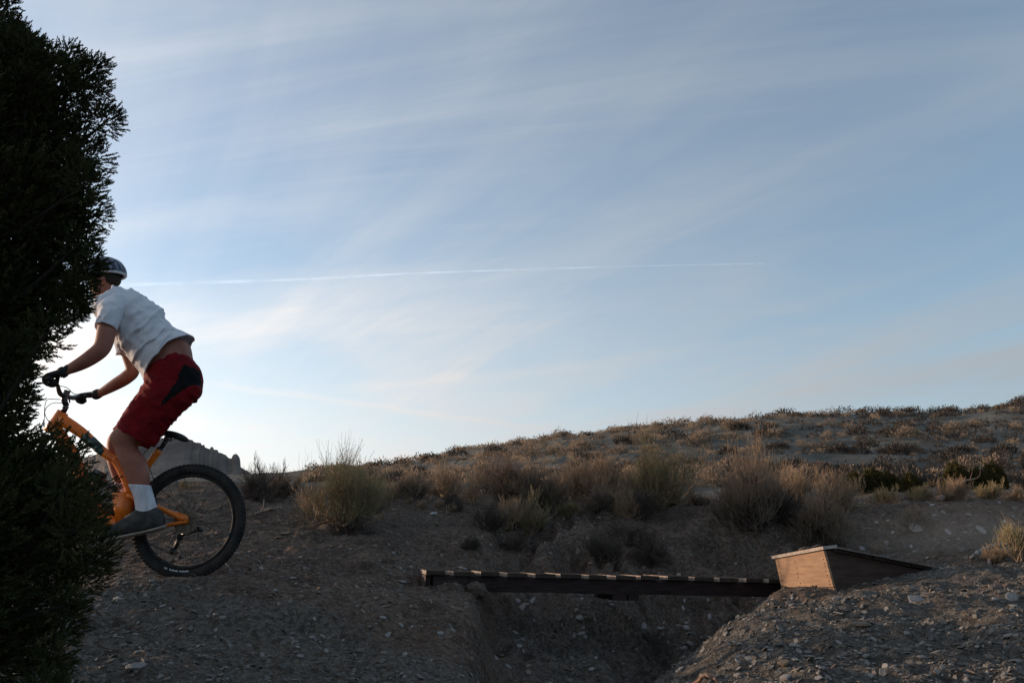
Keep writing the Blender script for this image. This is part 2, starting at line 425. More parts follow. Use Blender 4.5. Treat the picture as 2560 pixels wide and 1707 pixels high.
far = np.where(far < sk[:, None], sk[:, None] , far)
TABF = pchip(np.log(ALLY), np.concatenate([near_f, far], 1).T, LF).T   # (AF, LF)
TT = tan_v(TABF)
# light blur so no ridges follow the table
for _ in range(6):
    TT[1:-1] = .25 * TT[:-2] + .5 * TT[1:-1] + .25 * TT[2:]
    TT[:, 1:-1] = .25 * TT[:, :-2] + .5 * TT[:, 1:-1] + .25 * TT[:, 2:]
def bil(T, X, Yc):
    a = np.clip(X / Yc, AF[0], AF[-1] - 1e-6); l = np.clip(np.log(Yc), LF[0], LF[-1] - 1e-6)
    fa = (a - AF[0]) / (AF[1] - AF[0]); fl = (l - LF[0]) / (LF[1] - LF[0])
    i = np.clip(fa.astype(int), 0, len(AF) - 2); j = np.clip(fl.astype(int), 0, len(LF) - 2); fa = fa - i; fl = fl - j
    return T[i, j] * (1 - fa) * (1 - fl) + T[i + 1, j] * fa * (1 - fl) + T[i, j + 1] * (1 - fa) * fl + T[i + 1, j + 1] * fa * fl
WHEEL = (at(472, 1443, 5.3).x, at(472, 1443, 5.3).z + .006)
def height(X, Y, detail=True):
    X = np.asarray(X, float); Y = np.asarray(Y, float)
    Yc = np.maximum(Y, 2.6)
    z = bil(TT, X, Yc) * Yc
    z = np.clip(z, -1.2, None)
    w = np.clip((2.6 - Y) / 1.6, 0, 1); w = w * w * (3 - 2 * w)
    z = z * (1 - w) + (-1.0) * w
    wb = np.clip((-1 - Y) / 12, 0, 1); z = z + wb * .6
    if detail:
        near = np.clip((16 - Y) / 6, 0, 1); mid = np.clip((Y - 8) / 12, 0, 1)
        n = fbm(X * 1.7 + 3, Y * 1.7, 5, .6) * .19 + fbm(X * 7.0, Y * 7.0 + 9, 3, .65) * .065
        led = np.abs(fbm(X * 2.3 + Y * .8 + 40, Y * 3.0 + 11, 4, .6)); n = n - led * .11
        trail = np.clip(1 - np.abs(Y - (5.35 + np.maximum(X + 2, 0) * .28)) / .5, 0, 1) * np.clip((1.2 - X) / 1, 0, 1)
        pad = np.exp(-(((X - 2.65) / .75) ** 2 + ((Y - 6.35) / .5) ** 2) ** 2)
        Uc = X / np.maximum(Y, 2.6) * 2140 + CX
        bank = np.clip((Uc - 1180) / 120, 0, 1) * np.clip((2350 - Uc) / 250, 0, 1) * np.clip((Y - 5.4) / .8, 0, 1) * np.clip((10.2 - Y) / .8, 0, 1) * (1 - np.clip((Uc - 1700) / 150, 0, 1) * np.clip((6.9 - Y) / .3, 0, 1))
        rill = np.abs(fbm(X * 2.2 + fbm(X, Y, 2) * 1.5, Y * .9 + 70, 4, .6)); n = n - bank * (np.clip(.22 - rill, 0, 1) * 1.05) + bank * fbm(X * 4.5 + 8, Y * 4.5, 4, .65) * .10
        n = n * (1 - .7 * trail) * (1 - .8 * pad) + .014 * pad
        z = z + n * near
        lip = np.clip((Y - (5.02 - .5 * (X + 2.0)) + fbm(X * 2, Y * 2, 3) * .35) / .16, 0, 1); lip = lip * lip * (3 - 2 * lip); z = z + (lip - 1) * .045 * np.clip((-.2 - X) / .5, 0, 1) * np.clip((Y - 3) / .8, 0, 1)
        wc = np.exp(-(((X - WHEEL[0]) / .45) ** 2 + ((Y - 5.3) / .22) ** 2) ** 2); z = z * (1 - wc) + (WHEEL[1] - .004 * np.abs(Y - 5.3) - CZ) * wc
        z = z + mid * (fbm(X * .16, Y * .16 + 5, 4, .5) * 1.0 * np.clip(Y / 60, .1, 1) + fbm(X * .9, Y * .9, 3, .6) * .28)
    return z + CZ
def hz(x, y): return float(height(np.array([x]), np.array([y]))[0])
def ground_at(u, v, y0=2.7, y1=13):
    """first place where the ray through the pixel meets the ground"""
    ys = np.linspace(y0, y1, 900)
    p = at(u, v, 1.0); xs = p.x * ys; zs = CZ + (p.z - CZ) * ys
    g = height(xs, ys); k = np.where(g >= zs)[0]
    i = k[0] if len(k) else len(ys) - 1
    return Vector((xs[i], ys[i], g[i]))

def graded(lo, a, b, hi, step, growth):
    mid = list(np.arange(a, b, step)); s = step; r = []; x = b
    while x < hi: r.append(x); s *= growth; x += s
    r.append(hi); l = []; x = a; s = step
    while True:
        s *= growth; x -= s
        if x < lo: l.append(lo); break
        l.append(x)
    return np.array(l[::-1] + mid + r)
def build_terrain():
    gx = graded(-1800, -3.4, 5.8, 1800, .032, 1.05); gy = graded(-900, 2.7, 10.6, 2400, .032, 1.028)
    X, Y = np.meshgrid(gx, gy); Z = height(X, Y)
    V = np.stack([X, Y, Z], -1).reshape(-1, 3); nx, ny = len(gx), len(gy)
    i = (np.arange(ny - 1)[:, None] * nx + np.arange(nx - 1)[None]).ravel()
    F = np.stack([i, i + 1, i + nx + 1, i + nx], -1)
    # where the soil is brown: the trail and the back bank
    A = X / np.maximum(Y, 2.6); U = A * 2140 + CX
    br = np.exp(-((Y - (5.6 + np.maximum(X + 2, 0) * .3)) / .8) ** 2) * np.clip((1.0 - X) / 1.2, 0, 1) * .9
    br = np.clip((Y - (5.12 - .5 * (X + 2.0)) + fbm(X * 2, Y * 2, 3) * .5) / .25, 0, 1) * np.clip((1.0 - X) / 1.2, 0, 1) * (Y < 9)
    br = np.maximum(br, np.clip((Y - 6.2) / 1.6, 0, 1) * np.clip((15 - Y) / 3, 0, 1) * .85)
    br = br - .5 * np.exp(-((U - 1480) / 260) ** 2) * (Y < 8.0)
    br = np.maximum(br, .9 * np.exp(-((X - 2.05) / .45) ** 2 - ((Y - 6.0) / .35) ** 2))
    br = np.clip(br + fbm(X * .8, Y * .8 + 50, 3) * .7, 0, 1)
    farw = np.clip((Y - 13) / 8, 0, 1)
    me = mesh_np('ground', V, [F], True, {'brown': br.ravel(), 'far': farw.ravel()})
    m = bpy.data.materials.new('shale ground'); m.use_nodes = True; nt = m.node_tree; N = nt.nodes; L = nt.links
    b = N['Principled BSDF']; b.inputs['Roughness'].default_value = .95; b.inputs['Specular IOR Level'].default_value = .12
    tc = N.new('ShaderNodeTexCoord')
    def noise(s, d=6, ro=.6):
        n = N.new('ShaderNodeTexNoise'); n.inputs['Scale'].default_value = s; n.inputs['Detail'].default_value = d
        n.inputs['Roughness'].default_value = ro; L.new(tc.outputs['Object'], n.inputs[0]); return n.outputs[0]
    def ramp(x, lo, hi, a=0., b_=1.):
        r = N.new('ShaderNodeMapRange'); r.inputs[1].default_value = lo; r.inputs[2].default_value = hi
        r.inputs[3].default_value = a; r.inputs[4].default_value = b_; L.new(x, r.inputs[0]); return r.outputs[0]
    def mix(f, a, b_):
        x = N.new('ShaderNodeMix'); x.data_type = 'RGBA'
        if isinstance(f, float): x.inputs[0].default_value = f
        else: L.new(f, x.inputs[0])
        for k, c in ((6, a), (7, b_)):
            if isinstance(c, tuple): x.inputs[k].default_value = (*c, 1)
            else: L.new(c, x.inputs[k])
        return x.outputs[2]
    def attr(nm):
        a = N.new('ShaderNodeAttribute'); a.attribute_name = nm; return a.outputs['Fac']
    g = mix(ramp(noise(26), .38, .62), (.070, .060, .050), (.190, .166, .140))
    br_ = mix(ramp(noise(19), .38, .62), (.082, .058, .043), (.205, .145, .108))
    br_ = mix(ramp(noise(2.4, 5, .6), .46, .62, 0, .7), br_, (.060, .040, .029))
    g = mix(ramp(noise(3.1, 5, .6), .5, .64, 0, .5), g, (.052, .047, .042))
    near_c = mix(attr('brown'), g, br_)
    vo = N.new('ShaderNodeTexVoronoi'); vo.inputs['Scale'].default_value = 75; L.new(tc.outputs['Object'], vo.inputs[0])
    sv = N.new('ShaderNodeSeparateColor'); L.new(vo.outputs['Color'], sv.inputs[0])
    fleck = ramp(sv.outputs[0], .80, .86, 0, .55)
    near_c = mix(fleck, near_c, (.22, .205, .19))
    farc = mix(ramp(noise(.35, 8), .4, .62), (.205, .200, .178), (.135, .130, .112))
    farc = mix(ramp(noise(3.2, 5, .7), .56, .66, 0, .5), farc, (.22, .17, .12))
    farc = mix(ramp(noise(9.0, 6, .75), .54, .62, 0, .45), farc, (.075, .064, .050))
    L.new(mix(attr('far'), near_c, farc), b.inputs['Base Color'])
    bp = N.new('ShaderNodeBump'); bp.inputs['Distance'].default_value = .06; bp.inputs['Strength'].default_value = 1
    L.new(noise(22, 10, .72), bp.inputs['Height'])
    bp2 = N.new('ShaderNodeBump'); bp2.inputs['Distance'].default_value = .008
    L.new(vo.outputs['Distance'], bp2.inputs['Height']); L.new(bp.outputs[0], bp2.inputs['Normal'])
    bp3 = N.new('ShaderNodeBump'); bp3.inputs['Distance'].default_value = .5; L.new(noise(1.6, 8, .7), bp3.inputs['Height']); L.new(bp2.outputs[0], bp3.inputs['Normal']); L.new(attr('far'), bp3.inputs['Strength'])
    L.new(bp3.outputs[0], b.inputs['Normal'])
    o = link('ground', me, m); tag(o, 'dry shale ground with trail, gully and sage covered hill', kind='structure')
build_terrain()

# distant mesa
def build_mesa():
    us = [120, 180, 203, 222, 238, 254, 256, 262, 340, 430, 455, 467, 470, 488, 492, 498, 500, 513, 516, 521, 524, 534, 537, 550, 562, 570, 573, 578, 585, 590, 593, 595, 605, 618, 622, 650, 700]
    vs = [1190, 1158, 1143, 1136, 1128, 1114, 1106, 1103, 1098, 1096, 1097, 1100, 1104, 1107, 1113, 1111, 1117, 1123, 1116, 1117, 1123, 1125, 1131, 1134, 1143, 1147, 1137, 1134, 1136, 1142, 1152, 1168, 1173, 1180, 1184, 1196, 1214]
    uu = np.linspace(120, 700, 520); vv = np.interp(uu, us, vs)
    vv = vv + fbm(uu * .16, uu * 0, 4, .6) * 3
    rows = [(-150, 0), (-110, .10), (-75, .22), (-45, .36), (-30, .50), (-20, .60), (-14, .78), (-8, .86), (0, 1.0), (50, 1.0), (110, .98), (190, 0)]
    Y0 = 520.; V = []
    for k, (dy, fr) in enumerate(rows):
        base = tan_v(1250); top = tan_v(vv)
        x = (uu - CX) / 2100 * (Y0 + dy); wob = fbm(x * .03, uu * 0 + k * .9, 4, .5) * (9 if fr < .99 and fr > 0 else 4)
        z = CZ + base * Y0 + (top - base) * Y0 * fr
        if 0 < fr < 1: z = z + fbm(x * .09, uu * 0 + k * 3, 4, .6) * (top - base) * Y0 * .10
        V.append(np.stack([x, Y0 + dy + wob, z], -1))
    V = np.vstack(V); n = len(uu)
    i = (np.arange(len(rows) - 1)[:, None] * n + np.arange(n - 1)[None]).ravel()
    F = np.stack([i, i + 1, i + n + 1, i + n], -1)
    o = link('mesa', mesh_np('mesa', V, [F], True), M['mesa']); tag(o, 'grey rocky mesa on the horizon behind the rider', kind='structure')
build_mesa()

# contrail
def build_contrail():
    pts = [(290, 713), (520, 706), (760, 698), (1000, 685), (1300, 674), (1600, 665), (1910, 659)]
    rr = [15, 14, 11, 8, 6, 4.5, 2]
    P, R = smooth_path([at(u, v, 6000) for u, v in pts], 60, rr)
    mb = MB(); V, F = tubes([P], [R], 10); mb.add(V, *F)
    m = bpy.data.materials.new('ice trail'); m.use_nodes = True; N = m.node_tree.nodes; L = m.node_tree.links
    N.clear(); out = N.new('ShaderNodeOutputMaterial'); d = N.new('ShaderNodeBsdfDiffuse'); t = N.new('ShaderNodeBsdfTranslucent')
    tr = N.new('ShaderNodeBsdfTransparent'); a = N.new('ShaderNodeAddShader'); b = N.new('ShaderNodeMixShader')
    d.inputs[0].default_value = t.inputs[0].default_value = (.80, .90, 1, 1)
    L.new(d.outputs[0], a.inputs[0]); L.new(t.outputs[0], a.inputs[1]); L.new(tr.outputs[0], b.inputs[1]); L.new(a.outputs[0], b.inputs[2])
    tc = N.new('ShaderNodeTexCoord'); no = N.new('ShaderNodeTexNoise'); no.inputs['Scale'].default_value = .0035; no.inputs['Detail'].default_value = 6
    L.new(tc.outputs['Object'], no.inputs[0]); mr = N.new('ShaderNodeMapRange'); L.new(no.outputs[0], mr.inputs[0])
    mr.inputs[1].default_value = .3; mr.inputs[2].default_value = .7; mr.inputs[3].default_value = .0; mr.inputs[4].default_value = .12
    L.new(mr.outputs[0], b.inputs[0]); L.new(b.outputs[0], out.inputs[0])
    o = mb.build('contrail', m, smooth=True); tag(o, 'thin white aircraft contrail stretched across the sky', 'contrail')
build_contrail()

# ------------------------------------------------------------------ stones
def chip_proto(sides, r, th, rr):
    """irregular flat prism"""
    ang = np.sort(rr.random(sides)) * .5 * 2 * math.pi / sides + np.arange(sides) * 2 * math.pi / sides
    rad = r * (0.65 + .5 * rr.random(sides)); ex = .6 + .6 * rr.random()
    top = np.stack([np.cos(ang) * rad * ex, np.sin(ang) * rad / ex, np.full(sides, th / 2)], -1)
    bot = top * [1.12, 1.12, -1]
    top = top + rr.normal(0, th * .12, top.shape)
    V = np.vstack([top, bot]); s = sides
    Q = [(j, j + s, (j + 1) % s + s, (j + 1) % s) for j in range(s)]
    return V, Q, [tuple(range(s))], [tuple(range(2 * s - 1, s - 1, -1))]

def rot_to(nrm, spin):
    """matrices whose z axis is nrm, spun about it"""
    n = nrm / np.linalg.norm(nrm, axis=1, keepdims=True)
    h = np.where(np.abs(n[:, 2:3]) < .95, np.array([[0, 0, 1.]]), np.array([[1., 0, 0]]))
    x = np.cross(h, n); x /= np.linalg.norm(x, axis=1, keepdims=True); y = np.cross(n, x)
    c, s = np.cos(spin)[:, None], np.sin(spin)[:, None]
    return np.stack([x * c + y * s, -x * s + y * c, n], -1)        # columns

def normals(X, Y, e=.03):
    gx = (height(X + e, Y) - height(X - e, Y)) / (2 * e); gy = (height(X, Y + e) - height(X, Y - e)) / (2 * e)
    n = np.stack([-gx, -gy, np.ones_like(gx)], -1); return n / np.linalg.norm(n, axis=1, keepdims=True)

def scatter_chips(name, n, sel, mater, label, smin, smax, seed, flat=.25, tilt=.35):
    rr = np.random.default_rng(seed)
    a = rr.uniform(-.72, .72, n * 2); ly = rr.uniform(math.log(2.5), math.log(13), n * 2); Y = np.exp(ly); X = a * Y
    k = sel(X, Y, rr); X, Y = X[k][:n], Y[k][:n]; n = len(X)
    s = np.clip(smin * np.exp(rr.exponential(.55, n)), 0, smax) * (Y / 5.5) ** .5
    nr = normals(X, Y) + rr.normal(0, tilt, (n, 3)); Rm = rot_to(nr, rr.uniform(0, 6.28, n))
    Z = height(X, Y) + s * .10
    protos = [chip_proto(5, 1, flat * rr.uniform(.7, 1.5), rr) for _ in range(14)]
    which = rr.integers(0, 14, n); mb = MB(); tint = []
    tv = rr.random(n) ** 4
    for p, (PV, Q, T, B) in enumerate(protos):
        ix = np.where(which == p)[0]
        if not len(ix): continue
        V = np.einsum('nij,kj->nki', Rm[ix], PV) * s[ix][:, None, None] + np.stack([X[ix], Y[ix], Z[ix]], -1)[:, None, :]
        off = (np.arange(len(ix)) * len(PV))[:, None, None]
        mb.add(V.reshape(-1, 3), (np.array(Q)[None] + off).reshape(-1, 4), (np.array(T)[None] + off).reshape(-1, 5))
        tint.append(np.repeat(tv[ix], len(PV)))
    V, F = mb.arrays(); me = mesh_np(name, V, F, False, {'tint': np.concatenate(tint)})
    tag(link(name, me, mater), label, kind='stuff')

def dens_right(X, Y, rr):
    U = X / Y * 2140 + CX; p = np.where(U > 1550, .95, .65); p = np.where((U > 1200) & (U < 1650) & (Y > 5), .6, p)
    p = np.where(Y > 7.5, .25, p); p = np.where((Y > 5.12 - .5 * (X + 2.0)) & (X < .3), p * .4, p); p = p * np.clip(.35 + 2.2 * (fbm(X * 1.3, Y * 1.3, 3) + .25), .15, 1); return rr.random(len(X)) < p
scatter_chips('gravel', 42000, dens_right, M['chip'], 'grey shale chips strewn over the slopes and the mound', .0044, .021, 21)
scatter_chips('gravel_brown', 12000, lambda X, Y, rr: (rr.random(len(X)) < np.where(Y > 5, .8, .2)), M['chipb'],
              'brown stony litter on the trail and the back bank', .005, .022, 22)

def stone_mesh(name, seed, ex=(1, .7, .3), flatness=1):
    rr = np.random.default_rng(seed); bm = bmesh.new(); bmesh.ops.create_icosphere(bm, subdivisions=2, radius=1)
    pl = [(rr.normal(size=3), rr.uniform(.55, .85)) for _ in range(9)]
    for v in bm.verts:
        p = np.array(v.co)
        for nn, d in pl:
            nn = nn / np.linalg.norm(nn); q = p @ nn
            if q > d: p = p - nn * (q - d)
        v.co = Vector(p * ex)
    me = bpy.data.meshes.new(name); bm.to_mesh(me); bm.free(); return me
SM = [stone_mesh('stone', i, e) for i, e in enumerate([(1, .75, .5), (1, .6, .22), (1, .8, .16), (.9, .55, .3), (1, .45, .15), (1, .9, .35)])]
for i, me in enumerate(SM): me.materials.append(M['stone'])
SB = [m.copy() for m in SM]
for me in SB: me.materials.clear(); me.materials.append(M['stoneb'])
def stone(u, v, wpx, k, label, brown=False, spin=None, group=None, tilt=None, Y=None):
    g = ground_at(u, v) if Y is None else Vector((at(u, v, Y).x, Y, hz(at(u, v, Y).x, Y)))
    s = wpx / 2140 * g.y / 2 * 1.05
    o = bpy.data.objects.new('stone', (SB if brown else SM)[k]); COL.objects.link(o)
    n = normals(np.array([g.x]), np.array([g.y]), .12)[0]
    if tilt: n = n + np.array(tilt)
    q = Vector(n).to_track_quat('Z', 'Y'); o.rotation_euler = (q.to_matrix() @ Matrix.Rotation(rnd.uniform(0, 6.28) if spin is None else spin, 3, 'Z')).to_euler()
    o.location = g + Vector(n) * s * .10; o.scale = (s, s, s)
    tag(o, label, 'stone', group); return o
stone(338, 1672, 56, 0, 'big pale angular stone at the foot of the left slope by the juniper', spin=.3)
stone(782, 1594, 20, 0, 'small pale stone alone in the middle of the left slope')
stone(1102, 1585, 22, 5, 'pale squarish stone on the slope under the left end of the bridge')
stone(2288, 1503, 52, 2, 'large pale flat slab on the mound below the ramp tail', spin=2.5, tilt=(-.1, -.9, 0))
stone(2533, 1496, 40, 2, 'pale flat slab at the right edge of the mound', spin=.5, tilt=(0, -.8, 0))
stone(1985, 1618, 38, 5, 'pale blocky stone on the middle of the mound')
stone(2020, 1630, 26, 3, 'small pale stone touching the blocky one on the mound', spin=.2)
stone(1958, 1664, 40, 0, 'tan pink stone low on the mound', brown=True, spin=.4)
stone(1965, 1697, 44, 5, 'pale stone cut by the bottom of the picture on the mound')
stone(2150, 1563, 52, 1, 'dark flat stone casting a black shadow in the mound middle', spin=.1, brown=True)
stone(2540, 1655, 44, 3, 'pale wedge shaped stone at the bottom right of the mound', spin=.2)
stone(1885, 1648, 30, 4, 'tilted tan stone on the left flank of the mound', brown=True, tilt=(-.4, -.3, 0))
stone(1845, 1690, 26, 5, 'grey stone at the mound foot near the gully')
stone(1330, 1505, 26, 4, 'long grey shale slab just under the bridge beam', tilt=(-.6, -.4, 0))
stone(1310, 1523, 34, 2, 'grey triangular slab in the gully under the bridge', tilt=(-.4, -.9, 0))
stone(1450, 1548, 24, 5, 'pale stone midway down the gully behind the bridge')
stone(1610, 1565, 30, 4, 'narrow tilted shale slab in the gully right of centre', tilt=(-.7, -.5, 0))
stone(1780, 1570, 26, 4, 'upright shale slab in the shade beside the mound', tilt=(-.9, -.3, 0), Y=6.9)
stone(2455, 1327, 34, 4, 'long pale slab stuck in the right bank', tilt=(-.3, -1.2, 0), spin=2.3)
stone(2372, 1332, 26, 4, 'pale sliver of rock on the right bank beside the long slab', tilt=(-.3, -1.2, 0), spin=2.1)
stone(2290, 1325, 52, 4, 'longest pale sliver of rock on the right bank above the ramp', tilt=(-.3, -1.2, 0), spin=2.6)
stone(1515, 1250, 38, 2, 'pale flat stone at the edge of the bank above the straw tuft')
stone(713, 1335, 32, 1, 'orange tan stone on the rise right of the rear wheel', brown=True)
stone(698, 1345, 30, 1, 'flat tan stone leaning under the orange one', brown=True)
stone(1156, 1423, 30, 1, 'pale stone just behind the left end of the bridge')
stone(984, 1384, 16, 0, 'small upright pale stone on the trail left of the bridge')
stone(732, 1446, 22, 1, 'pale stone at the trail edge right of the wheel')
stone(1005, 1455, 24, 1, 'pale flat stone in front of the left bridge end')
stone(1085, 1285, 30, 1, 'pale stone on the open dirt between the rabbitbrush and the slope shrubs')
# indistinct flat stones
zones = [('flat shale stone half buried in the right mound', 'loose flat stones on the right mound', 1700, 2600, 1490, 1705, 60, 12, 30, False),
         ('loose grey shale stone on the left foreground slope', 'loose stones on the left slope', 230, 1180, 1470, 1700, 46, 9, 26, False),
         ('loose shale stone on the gully slope under the bridge', 'loose stones in the gully', 1240, 1760, 1495, 1680, 30, 10, 26, False),
         ('small stone lying on the dirt rise behind the trail', 'stones on the rise behind the trail', 620, 1500, 1240, 1400, 40, 8, 18, True),
         ('small grey stone stuck in the right bank', 'stones in the right bank', 2120, 2560, 1262, 1400, 34, 9, 24, False)]
for lab, grp, u0, u1, v0, v1, n, s0, s1, br in zones:
    for _ in range(n):
        stone(rnd.uniform(u0, u1), rnd.uniform(v0, v1), s0 + (s1 - s0) * rnd.random() ** 2.2, rnd.choice([1, 2, 4, 1, 3, 5]), lab, br and rnd.random() < .5, None, grp,
              (rnd.uniform(-.35, .2), rnd.uniform(-.5, .1), 0))

# ------------------------------------------------------------------ plants
def unit(v): return v / (np.linalg.norm(v, axis=-1, keepdims=True) + 1e-9)
def grow(start, direc, length, K, curve, wob, rr):
    """start (N,3), direc (N,3), length (N,) -> paths (N,K,3) bending by curve vector"""
    N = len(start); P = np.zeros((N, K, 3)); P[:, 0] = start; d = unit(direc); st = (length / (K - 1))[:, None]
    for k in range(1, K):
        d = unit(d + curve / (K - 1) + rr.normal(0, wob, (N, 3))); P[:, k] = P[:, k - 1] + d * st
    return P
def leaf_quads(P, D, L, W, rr):
    """diamond leaves at P, pointing D"""
    n = len(P); D = unit(D); s = unit(np.cross(D, rr.normal(size=(n, 3))))
    L = np.broadcast_to(np.asarray(L), (n,))[:, None]; W = np.broadcast_to(np.asarray(W), (n,))[:, None]
    V = np.stack([P, P + D * L * .5 + s * W, P + D * L, P + D * L * .5 - s * W], 1).reshape(-1, 3)
    F = (np.arange(n) * 4)[:, None] + np.arange(4)[None]; return V, F
def bush(H, Wd, seed, n1=26, n2=7, n3=4, up=.6, leaf=.012, nleaf=3, thin=1.0, low=False, tall=.5, droop=0, spread=.8):
    """returns stem mesh arrays, foliage arrays(with tint)"""
    rr = np.random.default_rng(seed); n1 = max(4, int(n1 * .8))
    az = rr.uniform(0, 6.28, n1); el = rr.uniform(.25 if spread > .5 else .8, 1.5, n1); R = Wd / 2
    dx = np.cos(az) * np.cos(el); dy = np.sin(az) * np.cos(el); dz = np.sin(el)
    d = np.stack([dx * R / H * 1.3, dy * R / H * 1.3, dz], -1); d = unit(d)
    L = 1 / np.sqrt((d[:, 0] / R) ** 2 + (d[:, 1] / R) ** 2 + (d[:, 2] / H) ** 2) * rr.uniform(.38, .92, n1) * (1 + .20 * np.sin(3 * az + seed) + .14 * np.sin(7 * az + 2 * seed))
    base = np.stack([rr.normal(0, .06 * R * 2, n1), rr.normal(0, .06 * R * 2, n1), np.full(n1, -.03)], -1)
    P1 = grow(base, d, L, 6, np.array([0, 0, .25 - droop]), .24, rr)
    r1 = np.linspace(.012, .0055, 6)[None] * thin * rr.uniform(.6, 1.3, n1)[:, None] * (H / .6) ** .5
    mb = MB(); V, F = tubes(P1, r1, 4, False); mb.add(V, *F)
    def sub(P, n, lo, lenr, upv, rad, K, wob):
        N, KK, _ = P.shape; idx = np.repeat(np.arange(N), n); t = rr.uniform(lo, 1, len(idx)) * (KK - 1)
        i = np.minimum(t.astype(int), KK - 2); f = (t - i)[:, None]
        S = P[idx, i] * (1 - f) + P[idx, i + 1] * f; D = unit(P[idx, i + 1] - P[idx, i])
        D2 = unit(D * .7 + rr.normal(0, .5, (len(idx), 3)) + np.array([0, 0, upv]))
        LL = lenr * rr.uniform(.5, 1.25, len(idx))
        PP = grow(S, D2, LL, K, np.array([0, 0, upv * .6]), wob, rr)
        return PP, np.linspace(rad, rad * .45, K)[None] * np.ones((len(idx), 1))
    P2, r2 = sub(P1, n2, .42, H * .30, up * .5, .0036 * thin, 5, .26)
    V, F = tubes(P2, r2, 3, False); mb.add(V, *F)
    P3, r3 = sub(P2, n3, .4, H * .20 * (1 + tall), up * .9, .0021 * thin, 4, .15)
    fm = MB(); tn = []
    V, F = tubes(P3, r3, 3, False); fm.add(V, *F)
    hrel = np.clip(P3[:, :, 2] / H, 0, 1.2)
    tn.append(np.clip(np.repeat((hrel ** 1.4)[:, :, None], 3, 2).ravel() * .9 + .0, 0, 1))  # sunlit bush tops painted in: tint grows with height
    if nleaf:
        N = len(P3); idx = np.repeat(np.arange(N), nleaf); t = rr.uniform(.1, 1, len(idx)) * 3; i = np.minimum(t.astype(int), 2); f = (t - i)[:, None]
        S = P3[idx, i] * (1 - f) + P3[idx, i + 1] * f; D = P3[idx, i + 1] - P3[idx, i]
        D = unit(D) + rr.normal(0, .55, D.shape)
        V, F = leaf_quads(S, D, leaf * rr.uniform(.6, 1.4, len(idx)), leaf * .22 * thin, rr); fm.add(V, F)
        h = np.clip(S[:, 2] / H, 0, 1.2) ** 1.4 * rr.uniform(.4, 1.1, len(idx)); tn.append(np.clip(np.repeat(h, 4), 0, 1))  # leaves carry the same painted sun towards the top
    return mb, fm, np.concatenate(tn)
def place_bush(u, Y, wpx, hpx, kind, label, seed, v=None, name='sagebrush', cat='bush', rotz=None, lean=(0, 0), **kw):
    if v is not None:
        g = ground_at(u, v)
    else:
        x = (u - CX) / 2100 * Y; g = Vector((x, Y, hz(x, Y)))
    H = hpx / 2090 * g.y; W = wpx / 2090 * g.y
    stem, fol = {'sage': ('stemd', 'sage'), 'rabbit': ('stemt', 'rabbit'), 'straw': ('stemt', 'straw'), 'dark': ('stemd', 'darktwig')}[kind]
    s, f, tn = bush(H, W, seed, **kw)
    root = empty(name, g, label, cat); root.rotation_euler = (lean[1], lean[0], rnd.uniform(0, 6.28) if rotz is None else rotz)
    so_ = link('stems', s.mesh('stems'), M[stem]); so_.parent = root
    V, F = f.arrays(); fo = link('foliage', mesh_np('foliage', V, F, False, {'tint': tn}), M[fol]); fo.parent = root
    return root
B = place_bush
B(858, 7.6, 235, 160, 'rabbit', 'large yellow green rabbitbrush standing alone beside the trail', 1, v=1312, name='rabbitbrush', n1=60, n2=8, n3=5, up=1.0, tall=.9, nleaf=2, leaf=.02, thin=.9)
B(800, 7.7, 150, 195, 'rabbit', 'thin dry stalks rising above the rabbitbrush', 71, v=1300, name='dry_stalks', n1=12, n2=3, n3=2, up=1.4, tall=1.3, nleaf=0, thin=.7, spread=.2)
B(770, 7.4, 60, 90, 'straw', 'small straw coloured tuft at the left foot of the rabbitbrush', 2, v=1292, name='dry_tuft', n1=16, n2=5, n3=4, up=.9)
B(935, 7.9, 110, 95, 'rabbit', 'low greenish shrub leaning on the right side of the rabbitbrush', 3, v=1280, name='rabbitbrush', n1=26, n2=6, n3=5, up=.8)
B(870, 7.2, 150, 60, 'dark', 'dark dead twigs under the rabbitbrush', 4, v=1325, name='dead_twigs', n1=26, n2=6, n3=3, up=.1, droop=.4, nleaf=1)
B(640, 10.0, 120, 80, 'dark', 'dark low bush right behind the rear wheel', 5, name='low_bush', n1=30, n2=7, n3=5, up=.4)
B(705, 10.4, 110, 66, 'sage', 'dark green low sage between the wheel and the rabbitbrush', 6, n1=30, n2=7, n3=5, up=.4)
B(645, 11.0, 95, 78, 'dark', 'bare spiky shrub breaking the skyline beside the mesa', 7, name='bare_shrub', n1=18, n2=6, n3=4, up=1.1, nleaf=0)
B(695, 11.2, 80, 76, 'dark', 'leafless twiggy shrub on the skyline right of the mesa', 72, name='bare_shrub', n1=12, n2=5, n3=3, up=1.1, nleaf=0)
B(470, 11.0, 90, 30, 'rabbit', 'small green plant on the rise seen through the rear wheel', 8, name='small_plant', n1=16, n2=5, n3=3)
B(930, 10.2, 95, 85, 'straw', 'reddish dry brush behind the rabbitbrush', 9, name='dry_brush', n1=26, n2=7, n3=4, up=1.0, nleaf=1)
B(1035, 10.3, 110, 72, 'sage', 'grey green sage standing second along the bank top', 10, n1=34, n2=7, n3=5, up=.7)
B(990, 10.6, 70, 50, 'straw', 'little straw bush behind the grey green sage', 11, name='dry_brush', n1=20, n2=6, n3=4)
B(1110, 10.8, 70, 95, 'straw', 'pale dry brush just left of the arching dead stems', 12, name='dry_brush', n1=20, n2=6, n3=4, up=1.1, nleaf=1)
B(1125, 9.8, 70, 45, 'dark', 'small rounded dark bush below the pale dry brush', 13, name='low_bush', n1=24, n2=6, n3=4)
B(1185, 10.6, 115, 85, 'straw', 'sparse dry brush with arching dead stems left of the large dark sage', 14, name='dry_brush', n1=22, n2=5, n3=4, nleaf=1)
